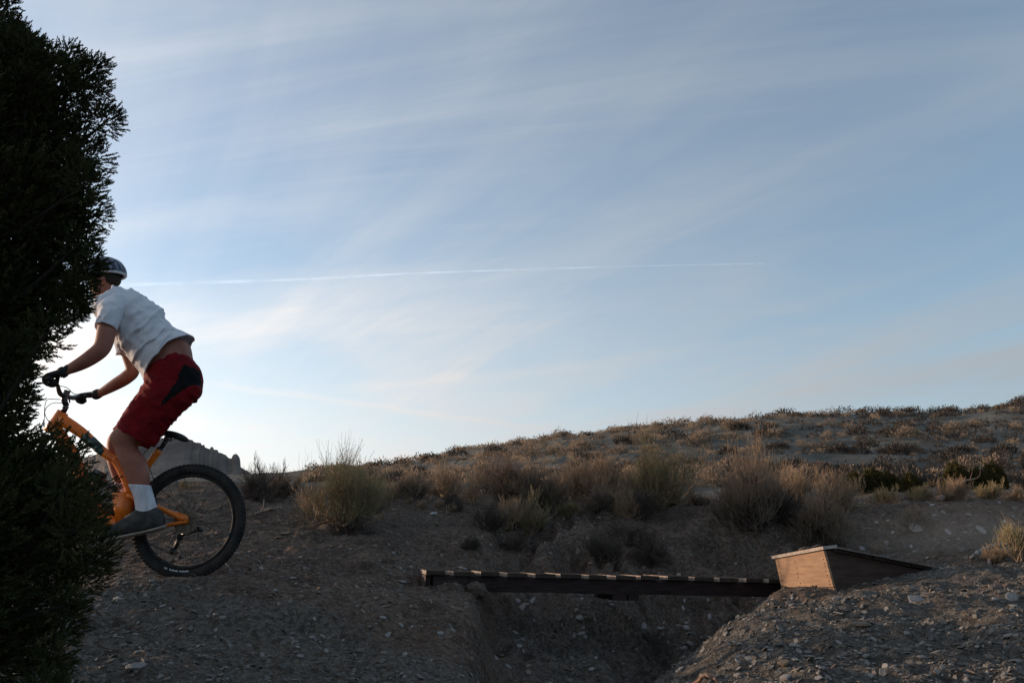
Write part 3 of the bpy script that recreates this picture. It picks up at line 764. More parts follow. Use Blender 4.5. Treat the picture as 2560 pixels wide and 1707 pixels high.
B(1290, 10.0, 150, 128, 'sage', 'tall dark sage, biggest of the left half of the bank', 15, n1=52, n2=9, n3=6, up=.7, nleaf=3, thin=1.2)
B(1365, 10.1, 110, 108, 'sage', 'dark sage joined to the right side of the biggest one', 16, n1=36, n2=8, n3=6, up=.7)
B(1445, 10.5, 120, 112, 'straw', 'tan feathery brush right of the dark sage pair', 17, name='dry_brush', n1=34, n2=8, n3=5, up=1.0)
B(1430, 9.9, 80, 48, 'rabbit', 'low yellow green plant at the foot of the tan brush', 18, name='small_plant', n1=24, n2=6, n3=4)
B(1530, 10.4, 130, 112, 'straw', 'wide pinkish dry brush in the middle of the bank', 19, name='dry_brush', n1=34, n2=8, n3=5, up=1.0)
B(1500, 10.0, 120, 70, 'sage', 'low dark sage under the pinkish dry brush', 20, n1=34, n2=7, n3=5)
B(1645, 10.3, 140, 160, 'rabbit', 'tall open brush reaching above the hill line', 21, name='tall_brush', n1=40, n2=8, n3=5, up=1.0, tall=.9)
B(1690, 10.5, 50, 215, 'straw', 'single tall dry stalk poking into the sky above the brush', 22, name='tall_stalk', n1=5, n2=5, n3=3, up=1.2, tall=.9, nleaf=2, spread=.2, lean=(.12, 0), rotz=0)
B(1600, 9.9, 150, 75, 'dark', 'dark twiggy skirt at the base of the tall brush', 23, name='low_bush', n1=36, n2=7, n3=5)
B(1868, 9.7, 185, 145, 'sage', 'large rounded sage with pale upright tops above the red dirt bank', 24, n1=64, n2=9, n3=6, up=.9, tall=.7, thin=1.1)
B(1895, 10.3, 130, 170, 'straw', 'pale plume of upright straw stems behind the large rounded sage', 25, name='dry_brush', n1=26, n2=6, n3=5, up=1.3, tall=.9, nleaf=2)
B(1945, 9.9, 110, 110, 'dark', 'dark branchy sage between the two large ones', 26, n1=36, n2=8, n3=5)
B(2045, 9.6, 175, 112, 'sage', 'large dark sage nearest the green juniper shrubs', 27, n1=60, n2=9, n3=6, up=.7, thin=1.1)
B(2080, 10.4, 140, 108, 'straw', 'thin pale stems behind the sage near the juniper shrubs', 28, name='dry_brush', n1=20, n2=6, n3=5, up=1.2)
B(2215, 11.2, 110, 42, 'rabbit', 'straw green tuft in front of the first juniper shrub', 29, name='bunch_grass', n1=46, n2=6, n3=4, up=1.0, cat='grass tuft')
B(2300, 11.0, 90, 40, 'rabbit', 'dry tuft between the two juniper shrubs', 30, name='bunch_grass', n1=36, n2=6, n3=4, up=1.0, cat='grass tuft')
B(2385, 11.0, 120, 68, 'straw', 'dead grey brush over the fallen branch', 31, name='dead_brush', n1=34, n2=7, n3=5, up=.6)
B(2475, 11.2, 100, 45, 'rabbit', 'greenish tuft in front of the second juniper shrub', 32, name='bunch_grass', n1=40, n2=6, n3=4, cat='grass tuft')
B(2545, 11.4, 110, 48, 'straw', 'pale tuft on the bank at the right picture edge', 33, name='bunch_grass', n1=40, n2=6, n3=4, cat='grass tuft')
B(1275, 8.6, 90, 80, 'straw', 'pinkish brush growing on the slope above the bridge', 34, v=1318, name='dry_brush', n1=34, n2=7, n3=5, up=.9)
B(1325, 8.4, 80, 95, 'rabbit', 'straw yellow shrub on the slope right of the pinkish one', 35, v=1335, name='dry_brush', n1=30, n2=7, n3=5, up=.9)
B(1225, 8.6, 100, 60, 'dark', 'dark dead bush left of the pinkish brush on the slope', 36, v=1322, name='low_bush', n1=34, n2=7, n3=4)
B(1300, 8.0, 130, 55, 'dark', 'dark tangle below the two slope shrubs', 37, v=1372, name='dead_twigs', n1=34, n2=7, n3=4, up=.1, droop=.6)
B(1175, 7.9, 60, 38, 'dark', 'small dark tumbleweed on the slope left of the tangle', 38, v=1372, name='tumbleweed', n1=26, n2=6, n3=4)
B(1562, 9.6, 70, 66, 'straw', 'straw tuft hanging at the lip of the gully', 39, v=1290, name='bunch_grass', n1=46, n2=6, n3=4, up=1.0, cat='grass tuft')
B(1580, 9.0, 90, 80, 'dark', 'dark root tangle hanging below the straw tuft', 40, v=1355, name='root_tangle', n1=44, n2=7, n3=4, up=-.3, droop=1.2, cat='roots')
B(1625, 8.6, 90, 75, 'dark', 'dark matted roots trailing down the gully head', 41, v=1400, name='root_tangle', n1=44, n2=7, n3=4, up=-.2, droop=1.0, cat='roots')
B(1510, 8.6, 110, 70, 'dark', 'dark round tumbleweed lodged in the gully head', 42, v=1395, name='tumbleweed', n1=40, n2=7, n3=5)
B(1690, 10.0, 40, 48, 'straw', 'small orange grass tuft beside the tall brush base', 43, v=1262, name='bunch_grass', n1=30, n2=4, n3=3, up=1.2, cat='grass tuft')
B(1600, 10.0, 60, 30, 'dark', 'small dark sage clump on the bank edge right of the straw tuft', 73, v=1270, name='low_bush', n1=24, n2=6, n3=4)
B(2280, 9.4, 95, 55, 'sage', 'faint grey sage halfway down the right bank', 44, v=1318, n1=34, n2=7, n3=5)
B(2548, 7.6, 50, 105, 'rabbit', 'yellow stalky plant at the right picture edge by the dust', 45, v=1405, name='stalky_plant', n1=26, n2=5, n3=3, up=1.4, tall=.8, spread=.3)
B(2490, 7.9, 80, 45, 'straw', 'low pale scrub left of the yellow stalks', 46, v=1405, name='dry_brush', n1=26, n2=6, n3=4)
B(2200, 7.7, 26, 48, 'sage', 'small grey twig plant behind the ramp', 47, v=1405, name='twig_plant', n1=9, n2=4, n3=3, up=1.2, nleaf=1)
B(1300, 9.9, 70, 26, 'straw', 'small orange tuft at the foot of the biggest dark sage', 48, v=1245, name='bunch_grass', n1=24, n2=4, n3=3, cat='grass tuft')
B(1740, 7.3, 130, 50, 'dark', 'dead weeds in the gully corner beside the mound', 49, v=1650, Y=7.0, name='dead_twigs', n1=30, n2=6, n3=4) if False else None
B(1790, 6.4, 90, 45, 'dark', 'dark weeds in the gully behind the mound flank', 50, name='dead_twigs', n1=30, n2=6, n3=4)
B(1700, 5.9, 110, 45, 'dark', 'dead weeds at the bottom of the gully beside the mound', 51, name='dead_twigs', n1=26, n2=6, n3=3, up=.2)
for k, (u, v, w, h) in enumerate([(1058, 1232, 34, 18), (1108, 1236, 30, 20), (1055, 1268, 36, 26), (1095, 1268, 34, 26), (1130, 1276, 34, 26), (1025, 1256, 30, 20)]):
    lab = ['tiny orange tuft left of its twin on the open dirt', 'tiny orange tuft right of its twin on the open dirt', 'first of three dry tufts in a row behind the trail',
           'middle of three dry tufts in a row behind the trail', 'third of three dry tufts in a row behind the trail', 'tiny straw tuft nearest the grey green sage'][k]
    B(u, 9, w, h, 'straw', lab, 60 + k, v=v, name='bunch_grass', cat='grass tuft', n1=20, n2=4, n3=3, nleaf=1, up=.9)

for k in range(15):
    u = 960 + 1180 * (k + rnd.random() * .8) / 15; kd = rnd.choice(['straw', 'straw', 'sage', 'straw'])
    h_ = rnd.uniform(55, 105) * (1.0 if u > 1150 else .75)
    o = B(u, rnd.uniform(10.4, 12.2), rnd.uniform(75, 130), h_, kd, 'x', 200 + k, name='dry_brush' if kd == 'straw' else 'sagebrush', n1=24, n2=6, n3=5, up=rnd.uniform(.6, 1.1), tall=rnd.uniform(.4, .8), nleaf=2)
    o['label'] = ('pale dry brush' if kd == 'straw' else 'grey brown sage') + ' filling the second row of scrub along the bank top'; o['group'] = ('dry brush' if kd == 'straw' else 'sage') + ' in the second row along the bank'
# low round juniper shrubs behind the bank
def low_juniper(u, Y, lobes, label, seed):
    rr = np.random.default_rng(seed); x = (u - CX) / 2100 * Y; g = Vector((x, Y, hz(x, Y)))
    root = empty('juniper_shrub', g, label, 'shrub'); V0 = []; fm = MB(); tn = []
    sb = MB()
    for (dx, w, h) in lobes:
        s = Y / 2090; c = np.array([dx * s, rr.uniform(-.2, .2), 0]); W = w * s / 2; Hh = h * s * .85
        n = int(2600); d = unit(rr.normal(size=(n, 3))); d[:, 2] = np.abs(d[:, 2]); rad = rr.uniform(.72, 1.0, n) ** .6 * (1 + .16 * np.sin(d[:, 0] * 9 + d[:, 2] * 7) * np.cos(d[:, 1] * 8))
        P = c + d * rad[:, None] * np.array([W, W, Hh])
        V, F = leaf_quads(P, d * .6 + np.array([0, 0, .7]) + rr.normal(0, .3, (n, 3)), .05, .012, rr); fm.add(V, F)
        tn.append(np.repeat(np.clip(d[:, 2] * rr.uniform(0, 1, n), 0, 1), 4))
        for _ in range(5):
            e = c + unit(rr.normal(size=3)) * np.array([W, W, 0]) * .6 + np.array([0, 0, Hh * .6]); tube(sb, [c, (c + e) / 2 + rr.normal(0, .02, 3), e], [.02, .014, .006], 5)
    sbo = link('stems', sb.mesh('stems'), M['bark']); sbo.parent = root
    V, F = fm.arrays(); fo = link('foliage', mesh_np('foliage', V, F, False, {'tint': np.concatenate(tn)}), M['lowjun']); fo.parent = root
low_juniper(2195, 14.5, [(-45, 50, 52), (0, 60, 66), (40, 55, 55), (72, 40, 46)], 'dark green juniper shrub just right of the large dark sage', 5)
low_juniper(2440, 15.0, [(-42, 60, 80), (5, 50, 58), (38, 55, 74), (62, 40, 56)], 'taller round juniper shrub near the right picture edge', 6)

# sagebrush of the far hillside
def hill_proto(seed, flat, tinted):
    rr = np.random.default_rng(seed); n = 420; fm = MB()
    d = unit(rr.normal(size=(n, 3))); d[:, 2] = np.abs(d[:, 2]); rad = rr.uniform(.55, 1.05, n) * (1 + .22 * np.sin(d[:, 0] * 6 + seed) * np.cos(d[:, 1] * 5))
    P = d * rad[:, None] * np.array([.5, .5, flat]); D = d + np.array([0, 0, .8]) + rr.normal(0, .35, (n, 3))
    V, F = leaf_quads(P, D, .13, .024, rr); fm.add(V, F)
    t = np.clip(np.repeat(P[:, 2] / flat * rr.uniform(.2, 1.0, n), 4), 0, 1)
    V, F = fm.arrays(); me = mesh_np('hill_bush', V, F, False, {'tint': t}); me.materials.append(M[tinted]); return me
HP = [hill_proto(i, f, t) for i, (f, t) in enumerate([(.42, 'sage'), (.5, 'sage'), (.38, 'darktwig'), (.45, 'darktwig'), (.4, 'straw'), (.34, 'straw')])]
KL = ['grey sagebrush dotting the far hillside', 'grey sagebrush dotting the far hillside', 'dark sagebrush dotting the far hillside', 'dark sagebrush dotting the far hillside',
      'pale dry tuft dotting the far hillside', 'pale dry tuft dotting the far hillside']
KN = ['sagebrush'] * 4 + ['dry_brush'] * 2
KG = ['grey sagebrush on the far hillside', 'grey sagebrush on the far hillside', 'dark sagebrush on the far hillside', 'dark sagebrush on the far hillside', 'pale tufts on the far hillside', 'pale tufts on the far hillside']
HB = []
while len(HB) < 5400:
    u = rnd.uniform(760, 2620); Y = math.exp(rnd.uniform(math.log(17), math.log(89)))
    crest = rnd.random() < .14
    if crest: Y = rnd.uniform(80, 91)
    x = (u - CX) / 2100 * Y
    if not crest and vnoise(np.array([x * .22]), np.array([Y * .22]))[0] < .20: continue
    dark = rnd.random() < (.2 + .55 * max(0, min(1, (u - 1700) / 600)))
    k = rnd.choice([2, 3]) if dark else rnd.choice([0, 1, 4, 5, 4])
    sz = (.17 + rnd.random() ** 4 * 1.0) * (.5 + Y / 80)
    if k >= 4: sz *= .75
    HB.append((sz / Y, sz, k, x, Y))
HB.sort(key=lambda q: -q[0])
MASS = {}
for n_, (_, sz, k, x, Y) in enumerate(HB):
    z = hz(x, Y) - .03; sc = (sz * rnd.uniform(.9, 1.35), sz, sz * rnd.uniform(.8, 1.2)); rz = rnd.uniform(-.5, .5)
    if n_ < 285:
        o = bpy.data.objects.new(KN[k], HP[k]); COL.objects.link(o); o.location = (x, Y, z); o.scale = sc; o.rotation_euler = (0, 0, rz)
        U_ = x / Y * 2100 + CX
        zone = 'along the crest of the hill' if Y > 78 else ('low on the hill behind the bank brush' if Y < 30 else ('on the right part of the hillside' if U_ > 2050 else ('on the middle of the hillside' if U_ > 1500 else 'on the left shoulder of the hillside')))
        what = ['grey sagebrush', 'grey sagebrush', 'dark sagebrush', 'dark sagebrush', 'pale dry tuft', 'pale dry tuft'][k]
        tag(o, what + ' ' + zone, 'bush', what + ' ' + zone)
    else:
        MASS.setdefault(k, []).append((x, Y, z, sc, rz))
for k, items in MASS.items():
    me0 = HP[k]; nv = len(me0.vertices); co = np.empty(nv * 3, np.float32); me0.vertices.foreach_get('co', co); co = co.reshape(-1, 3)[:640]; nv = len(co)
    tt = np.empty(len(me0.vertices), np.float32); me0.attributes['tint'].data.foreach_get('value', tt); tt = tt[:640]
    mb = MB(); f = (np.arange(nv // 4) * 4)[:, None] + np.arange(4)[None]
    for (x, Y, z, sc, rz) in items:
        c, s_ = math.cos(rz), math.sin(rz); v = co * sc; v = np.stack([v[:, 0] * c - v[:, 1] * s_ + x, v[:, 0] * s_ + v[:, 1] * c + Y, v[:, 2] + z], -1); mb.add(v, f)
    V, F = mb.arrays(); me = mesh_np('hill_scrub', V, F, False, {'tint': np.tile(tt, len(items))})
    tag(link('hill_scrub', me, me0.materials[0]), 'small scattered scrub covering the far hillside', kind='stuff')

# fallen branches and sticks
def branch(name, pts, rad, m, label, twigs=0, seed=0, cat='branch'):
    rr = np.random.default_rng(seed); P, R = smooth_path(pts, 24, rad); mb = MB()
    P = P + rr.normal(0, .006, P.shape); V, F = tubes([P], [R], 7); mb.add(V, *F)
    for _ in range(twigs):
        i = rr.integers(4, 23); s = P[i]; d = unit(P[i] - P[i - 3] + rr.normal(0, .09, 3)); L = rr.uniform(.08, .3)
        tube(mb, [s, s + d * L * .5 + rr.normal(0, .01, 3), s + d * L + np.array([0, 0, rr.uniform(-.03, .12)])], [R[i] * .5, R[i] * .35, .002], 4)
    o = mb.build(name, m, smooth=True); tag(o, label, cat)
g = lambda u, v, dz=0.0: ground_at(u, v) + Vector((0, -.02, dz))
gy = lambda u, Y: Vector((at(u, 1680, Y).x, Y, hz(at(u, 1680, Y).x, Y) + .012))
branch('fallen_branch', [g(2345, 1252, .02), g(2362, 1246, .05), g(2385, 1238, .12), g(2410, 1232, .2), g(2450, 1225, .3)], [.035, .032, .028, .018, .008], M['log'], 'reddish fallen branch lying on top of the right bank', 12, 3)
branch('dry_stick', [g(640, 1288, .01), g(668, 1283, .03), g(705, 1275, .03)], [.008, .014, .009], M['stick'], 'pale dry stick on the ground right of the rear wheel', 2, 4)
branch('driftwood', [g(2425, 1398, .01), g(2462, 1385, .05), g(2520, 1376, .07), g(2570, 1368, .05)], [.012, .02, .022, .02], M['stick'], 'upper pale log lying in the dust at the right edge', 3, 5, 'log')
branch('driftwood', [g(2470, 1408, .01), g(2500, 1396, .05), g(2545, 1382, .07), g(2590, 1378, .05)], [.014, .024, .026, .02], M['stick'], 'lower pale log crossing the other one in the dust', 2, 6, 'log')
branch('exposed_root', [gy(1690, 3.68), gy(1722, 3.62), gy(1765, 3.5), gy(1800, 3.45)], [.006, .009, .008, .004], M['log'], 'thin brown root running across the foot of the mound', 0, 7, 'root')

# ------------------------------------------------------------------ big juniper in the foreground
SIL = [(-40, -60), (0, 30), (55, -60), (82, 20), (100, 100), (135, 122), (215, 112), (222, 145), (160, 232), (270, 242), (300, 270), (350, 270), (430, 274), (500, 278), (570, 268), (640, 256),
       (690, 252), (718, 228), (750, 222), (786, 212), (815, 183), (847, 148), (878, 110), (935, 100), (1000, 112), (1022, 98), (1040, 86), (1085, 90), (1130, 150), (1165, 190),
       (1200, 215), (1250, 260), (1290, 268), (1343, 292), (1397, 286), (1433, 264), (1478, 246), (1520, 222), (1586, 214), (1640, 190), (1707, 182), (1850, 170)]
def build_juniper():
    rr = np.random.default_rng(77); XC, YC = -1.98, 2.75
    sv = np.array([q[0] for q in SIL if q[0] > 40], float); su = np.array([q[1] for q in SIL if q[0] > 40], float)
    zz = np.array([at(0, v, YC).z for v in sv]); aa = np.array([at(u, v, 1.0).x for u, v in zip(su, sv)])
    order = np.argsort(zz); zz, aa = zz[order], aa[order]
    def Rz(z):
        a = np.interp(z, zz, aa); return np.abs(XC - a * YC) / np.sqrt(1 + a * a)
    gb = hz(XC, YC); root = empty('juniper_tree', (XC, YC, gb), 'dark bushy juniper filling the left edge in front of the rider', 'tree')
    # sprig prototypes
    def sprig(seed):
        q = np.random.default_rng(seed); mb = MB()
        ax = np.array([[0, 0, 0], [.03 * q.normal(), .03 * q.normal(), .5], [.08 * q.normal(), .08 * q.normal(), 1.0]]); paths = []; rad = []
        n = 8
        for k in range(n):
            t = .12 + .86 * k / (n - 1); s = ax[0] * (1 - t) + ax[2] * t; az = k * 2.4 + q.normal() * .4
            d = unit(np.array([math.cos(az) * .75, math.sin(az) * .75, .8 + .4 * q.random()])); L = .32 * (1.1 - .4 * t) * q.uniform(.7, 1.2)
            paths.append([s, s + d * L * .55, s + d * L + np.array([0, 0, .06])]); rad.append([.06, .068, .022])
        V, F = tubes(np.array(paths), np.array(rad), 3, False); mb.add(V, *F)
        V, F = tubes([ax], [[.03, .034, .012]], 3, False); mb.add(V, *F); return mb.arrays()
    SP = [sprig(i) for i in range(6)]
    C = []                                                   # clumps: centre, radius, count, sprig size
    def clump(c, r, n, s, outw=None): C.append((np.array(c, float), r, n, s))
    # rim clumps along the outline in view, at the tangent distance
    for k in range(len(SIL) - 1):
        (v0, u0), (v1, u1) = SIL[k], SIL[k + 1]
        if v0 < 50: continue
        L = math.hypot(u1 - u0, v1 - v0); m = max(1, int(L / 26))
        for j in range(m):
            t = (j + rr.random()) / m; u, v = u0 + (u1 - u0) * t, v0 + (v1 - v0) * t; r = rr.uniform(.055, .085)
            Y = YC + rr.uniform(-.25, .45); px = r / Y * 1950
            clump(at(u - px * rr.uniform(.75, 1.7), v, Y), r, int(120 * (r / .07) ** 2), .027)
    # tips that stick out
    for (u, v, r, n, s) in [(222, 668, .05, 120, .04), (206, 700, .055, 140, .035), (188, 728, .055, 140, .035), (186, 758, .05, 120, .035), (170, 785, .05, 100, .035), (172, 120, .03, 22, .04), (185, 150, .05, 60, .04), (225, 175, .05, 60, .04), (195, 190, .06, 90, .04), (255, 165, .03, 30, .04), (140, 175, .03, 25, .04), (258, 218, .035, 34, .035), (215, 215, .06, 90, .04), (160, 200, .05, 60, .04),
                            (230, 250, .06, 80, .04), (12, 20, .04, 40, .045), (25, 12, .03, 24, .04), (0, 45, .05, 40, .045), (80, 105, .04, 30, .04), (90, 135, .05, 60, .04), (50, 130, .05, 60, .04), (20, 120, .05, 50, .045), (268, 300, .06, 100, .04),
                            (150, 1105, .05, 22, .04), (125, 1095, .05, 20, .04), (205, 1120, .04, 22, .035), (200, 1145, .04, 24, .035), (170, 1130, .05, 40, .04), (245, 1225, .05, 34, .04), (262, 1215, .035, 14, .035), (225, 1262, .06, 60, .04), (120, 1130, .06, 60, .04)]:
        clump(at(u, v, YC + rr.uniform(-.1, .2)), r, int(n * 1.3), s * .72)
    # shell and body of the crown
    for _ in range(900):
        z = rr.uniform(gb + .12, zz[-1] + .1); Rr = Rz(z); th = rr.uniform(0, 6.28); r = rr.uniform(.10, .16)
        rad = max(Rr - r * 1.2, .05) * rr.uniform(.55, 1.0) ** .5
        c = (XC + rad * math.cos(th), YC + rad * math.sin(th), z)
        inview = c[0] / c[1] > -.72
        up_ = c[1] * math.cos(PITCH) + (c[2] - CZ) * math.sin(PITCH); uv = (CX + F_PX * c[0] / up_, CY - F_PX * ((c[2] - CZ) * math.cos(PITCH) - c[1] * math.sin(PITCH)) / up_)
        if uv[0] + r / up_ * F_PX * .95 > np.interp(uv[1] - 30, [q[0] for q in SIL], [q[1] for q in SIL]): continue
        clump(c, r, 64 if inview else 22, .042 if inview else .085)
    for _ in range(8):                                      # upper leaders beyond the frame
        z = rr.uniform(zz[-1], zz[-1] + .45); rad = .22 * (1 - (z - zz[-1]) / .6); th = rr.uniform(0, 6.28)
        clump((XC - .5 + rad * math.cos(th), YC + rad * math.sin(th), z), .12, 34, .08)
    pos = []; dirs = []; sz = []
    for c, r, n, s in C:
        d = unit(rr.normal(size=(n, 3))); pos.append(c + d * r * rr.uniform(.15, 1, n)[:, None] ** .5)
        out = unit(np.array([c[0] - XC, c[1] - YC, 0.])); dirs.append(d * .9 + out * .45 + np.array([0, 0, .5])); sz.append(s * rr.uniform(.6, 1.15, n))
    pos = np.vstack(pos); dirs = np.vstack(dirs); sz = np.concatenate(sz); n = len(pos)
    keep = pos[:, 1] > 1.6; pos, dirs, sz = pos[keep], dirs[keep], sz[keep]; n = len(pos)
    Rm = rot_to(dirs, rr.uniform(0, 6.28, n)); w = rr.integers(0, 6, n); fm = MB(); tn = []
    tv = np.clip(rr.random(n) ** 3 + .25 * fbm(pos[:, 0] * 6, pos[:, 2] * 6, 2), 0, 1)
    for p in range(6):
        PV, PF = SP[p]; ix = np.where(w == p)[0]
        V = np.einsum('nij,kj->nki', Rm[ix], PV) * sz[ix][:, None, None] + pos[ix][:, None, :]
        off = (np.arange(len(ix)) * len(PV))[:, None, None]
        fm.add(V.reshape(-1, 3), *[(f[None] + off).reshape(-1, f.shape[1]) for f in PF]); tn.append(np.repeat(tv[ix], len(PV)))
    V, F = fm.arrays(); print('juniper sprigs', n, 'faces', sum(len(f) for f in F))
    me = mesh_np('crown', V, F, False, {'tint': np.concatenate(tn)}); o = link('crown', me, M['juni'], root)
    # dense inner twigs
    tb = MB(); cc = np.array([c for c, r, n_, s in C]); ids = rr.choice(len(cc), min(420, len(cc)), replace=False)
    P = []
    for i in ids:
        e = cc[i]; z0 = max(gb + .1, e[2] - rr.uniform(.2, .7)); s = np.array([XC + rr.normal(0, .05), YC + rr.normal(0, .05), z0]); m_ = (s + e) / 2 + rr.normal(0, .04, 3) - np.array([0, 0, .04])
        P.append(smooth_path([s, m_, e], 6))
    V, F = tubes(np.array(P), np.linspace(.014, .004, 6)[None] * np.ones((len(P), 1)), 4, False); tb.add(V, *F); tb.build('branches', M['bark'], root, True)
    tr = MB(); P, R = smooth_path([(XC, YC, gb - .1), (XC + .05, YC + .03, gb + .5), (XC - .06, YC, gb + 1.3), (XC + .02, YC, gb + 2.2)], 20, [.13, .10, .075, .03])
    V, F = tubes([P], [R], 12); tr.add(V, *F)
    for s_ in ((-.3, .2), (.25, -.15), (.1, .35)):
        P, R = smooth_path([(XC, YC, gb + .2), (XC + s_[0] * .6, YC + s_[1] * .6, gb + .8), (XC + s_[0], YC + s_[1], gb + 1.9)], 14, [.07, .05, .015]); V, F = tubes([P], [R], 8); tr.add(V, *F)
    tr.build('trunk', M['bark'], root, True)
build_juniper()

# ------------------------------------------------------------------ plank bridge
def rough_beam(mb, c, ax, ay, az, seed, n=60, amp=.004):
    c, ax, ay, az = (np.array(list(q), float) for q in (c, ax, ay, az)); t = np.linspace(-1, 1, n); V = []
    uy, uz = unit(ay), unit(az)
    for i, (sy, sz) in enumerate(((-1, -1), (-1, -.3), (-1, .4), (-1, 1), (1, 1), (1, -1))):
        o1 = fbm(t * 9 + i * 3, t * 0 + seed, 4, .7) * amp * 4; o2 = fbm(t * 7 + i * 5, t * 0 + seed + 9, 4, .7) * amp * 3
        V.append(c + t[:, None] * ax + sy * ay + sz * az + o1[:, None] * uy + o2[:, None] * uz)
    V = np.stack(V, 1).reshape(-1, 3); F = [(i * 6 + j, i * 6 + (j + 1) % 6, (i + 1) * 6 + (j + 1) % 6, (i + 1) * 6 + j) for i in range(n - 1) for j in range(6)]
    mb.add(V, F, [tuple(range(6))[::-1], tuple((n - 1) * 6 + j for j in range(6))]); return mb
def build_bridge():
    A = at(1068, 1427, 6.30); Bp = at(1955, 1448, 6.90); d = (Bp - A); L = d.length; d.normalize()
    back = Vector((-d.y, d.x, 0)).normalized(); upv = d.cross(back).normalized()
    if upv.z < 0: upv = -upv
    root = empty('plank_bridge', A, 'narrow plank bridge on dark beams crossing the gully', 'bridge')
    W = .52; us = [1068, 1136, 1202, 1268, 1336, 1403, 1471, 1536, 1601, 1665, 1731, 1796, 1859, 1917, 1975]
    al = []
    for u in us:                                       # where each plank starts along the bridge
        a = (u - CX) / 2144.; al.append((A.x - a * A.y) / (a * d.y - d.x))
    rr = random.Random(4)
    for k in range(len(us) - 1):
        gap = .056; s0, s1 = al[k] + rr.uniform(-.006, .006), al[k + 1] - gap + rr.uniform(-.012, .008)
        if k == 0: s0 -= .0
        c = A + d * (s0 + s1) / 2 + back * (W / 2 - .02 + rr.uniform(-.012, .012)) - upv * (.013 + rr.uniform(-.005, .003)); mb = MB()
        t = rr.uniform(-.03, .03); dd = (d + back * t).normalized(); bb = (back - d * t).normalized()
        box(mb, c, dd * (s1 - s0) / 2, bb * W / 2, upv * .0145); po = mb.build('plank', [M['plank'], M['painted_lit']], root)
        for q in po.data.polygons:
            if abs(q.normal.dot(dd)) > .9: q.material_index = 1  # side faces take the paler colour that stands for sun in the gaps
    for k, off in enumerate((.035, W - .08)):
        s0, s1 = .045, L; c = A + d * (s0 + s1) / 2 + back * off - upv * (.027 + .055)
        if k == 0:
            mb = MB(); sA, sB = .31, L; rough_beam(mb, A + d * (sA + sB) / 2 + back * off - upv * .084, d * (sB - sA) / 2, back * .02, upv * .054, 3); mb.build('beam', M['beam'], root)
            mb = MB(); sA, sB = .05, .307; box(mb, A + d * (sA + sB) / 2 + back * off - upv * .078, d * (sB - sA) / 2, back * .02, upv * .050); b = mb.build('beam', M['beamold'], root); b['label'] = 'short worn end of the front beam'
        else:
            mb = MB(); box(mb, c, d * (s1 - s0) / 2, back * .02, upv * .054); mb.build('beam', M['beam'], root)
    mb = MB(); box(mb, A + d * .012 + back * W / 2 - upv * .082, d * .018, back * (W / 2 - .03), upv * .054); mb.build('end_board', M['beam'], root)
    sC = (at(1545, 1480, 6.5) - A).dot(d); sD = (at(1617, 1480, 6.5) - A).dot(d); 
    mb = MB(); box(mb, A + d * (sC + (sD - sC) * .27) + back * W / 2 - upv * .160, d * (sD - sC) * .27, back * (W / 2 - .02), upv * .023); mb.build('cross_cleat', M['beam'], root)
    mb = MB(); box(mb, A + d * (sC + (sD - sC) * .80) + back * W / 2 - upv * .160, d * (sD - sC) * .20, back * (W / 2 - .02), upv * .023); mb.build('cross_cleat', M['beam'], root)
    # dirt clod smeared over the beam end
    mb = MB(); ellipsoid(mb, at(1190, 1476, 6.31), (.075, 0, -.03), (0, .06, 0), (.030, 0, .050), 30, 18); me = mb.mesh('dirt_clod', True)
    for v in me.vertices: v.co += Vector((fbm(np.array([v.co.x * 30]), np.array([v.co.z * 30 + v.co.y * 9]), 3)[0] * .05,) * 3)
    o = link('dirt_clod', me, M['dirt']); tag(o, 'lump of dirt heaped over the front bridge beam', 'dirt')
build_bridge()

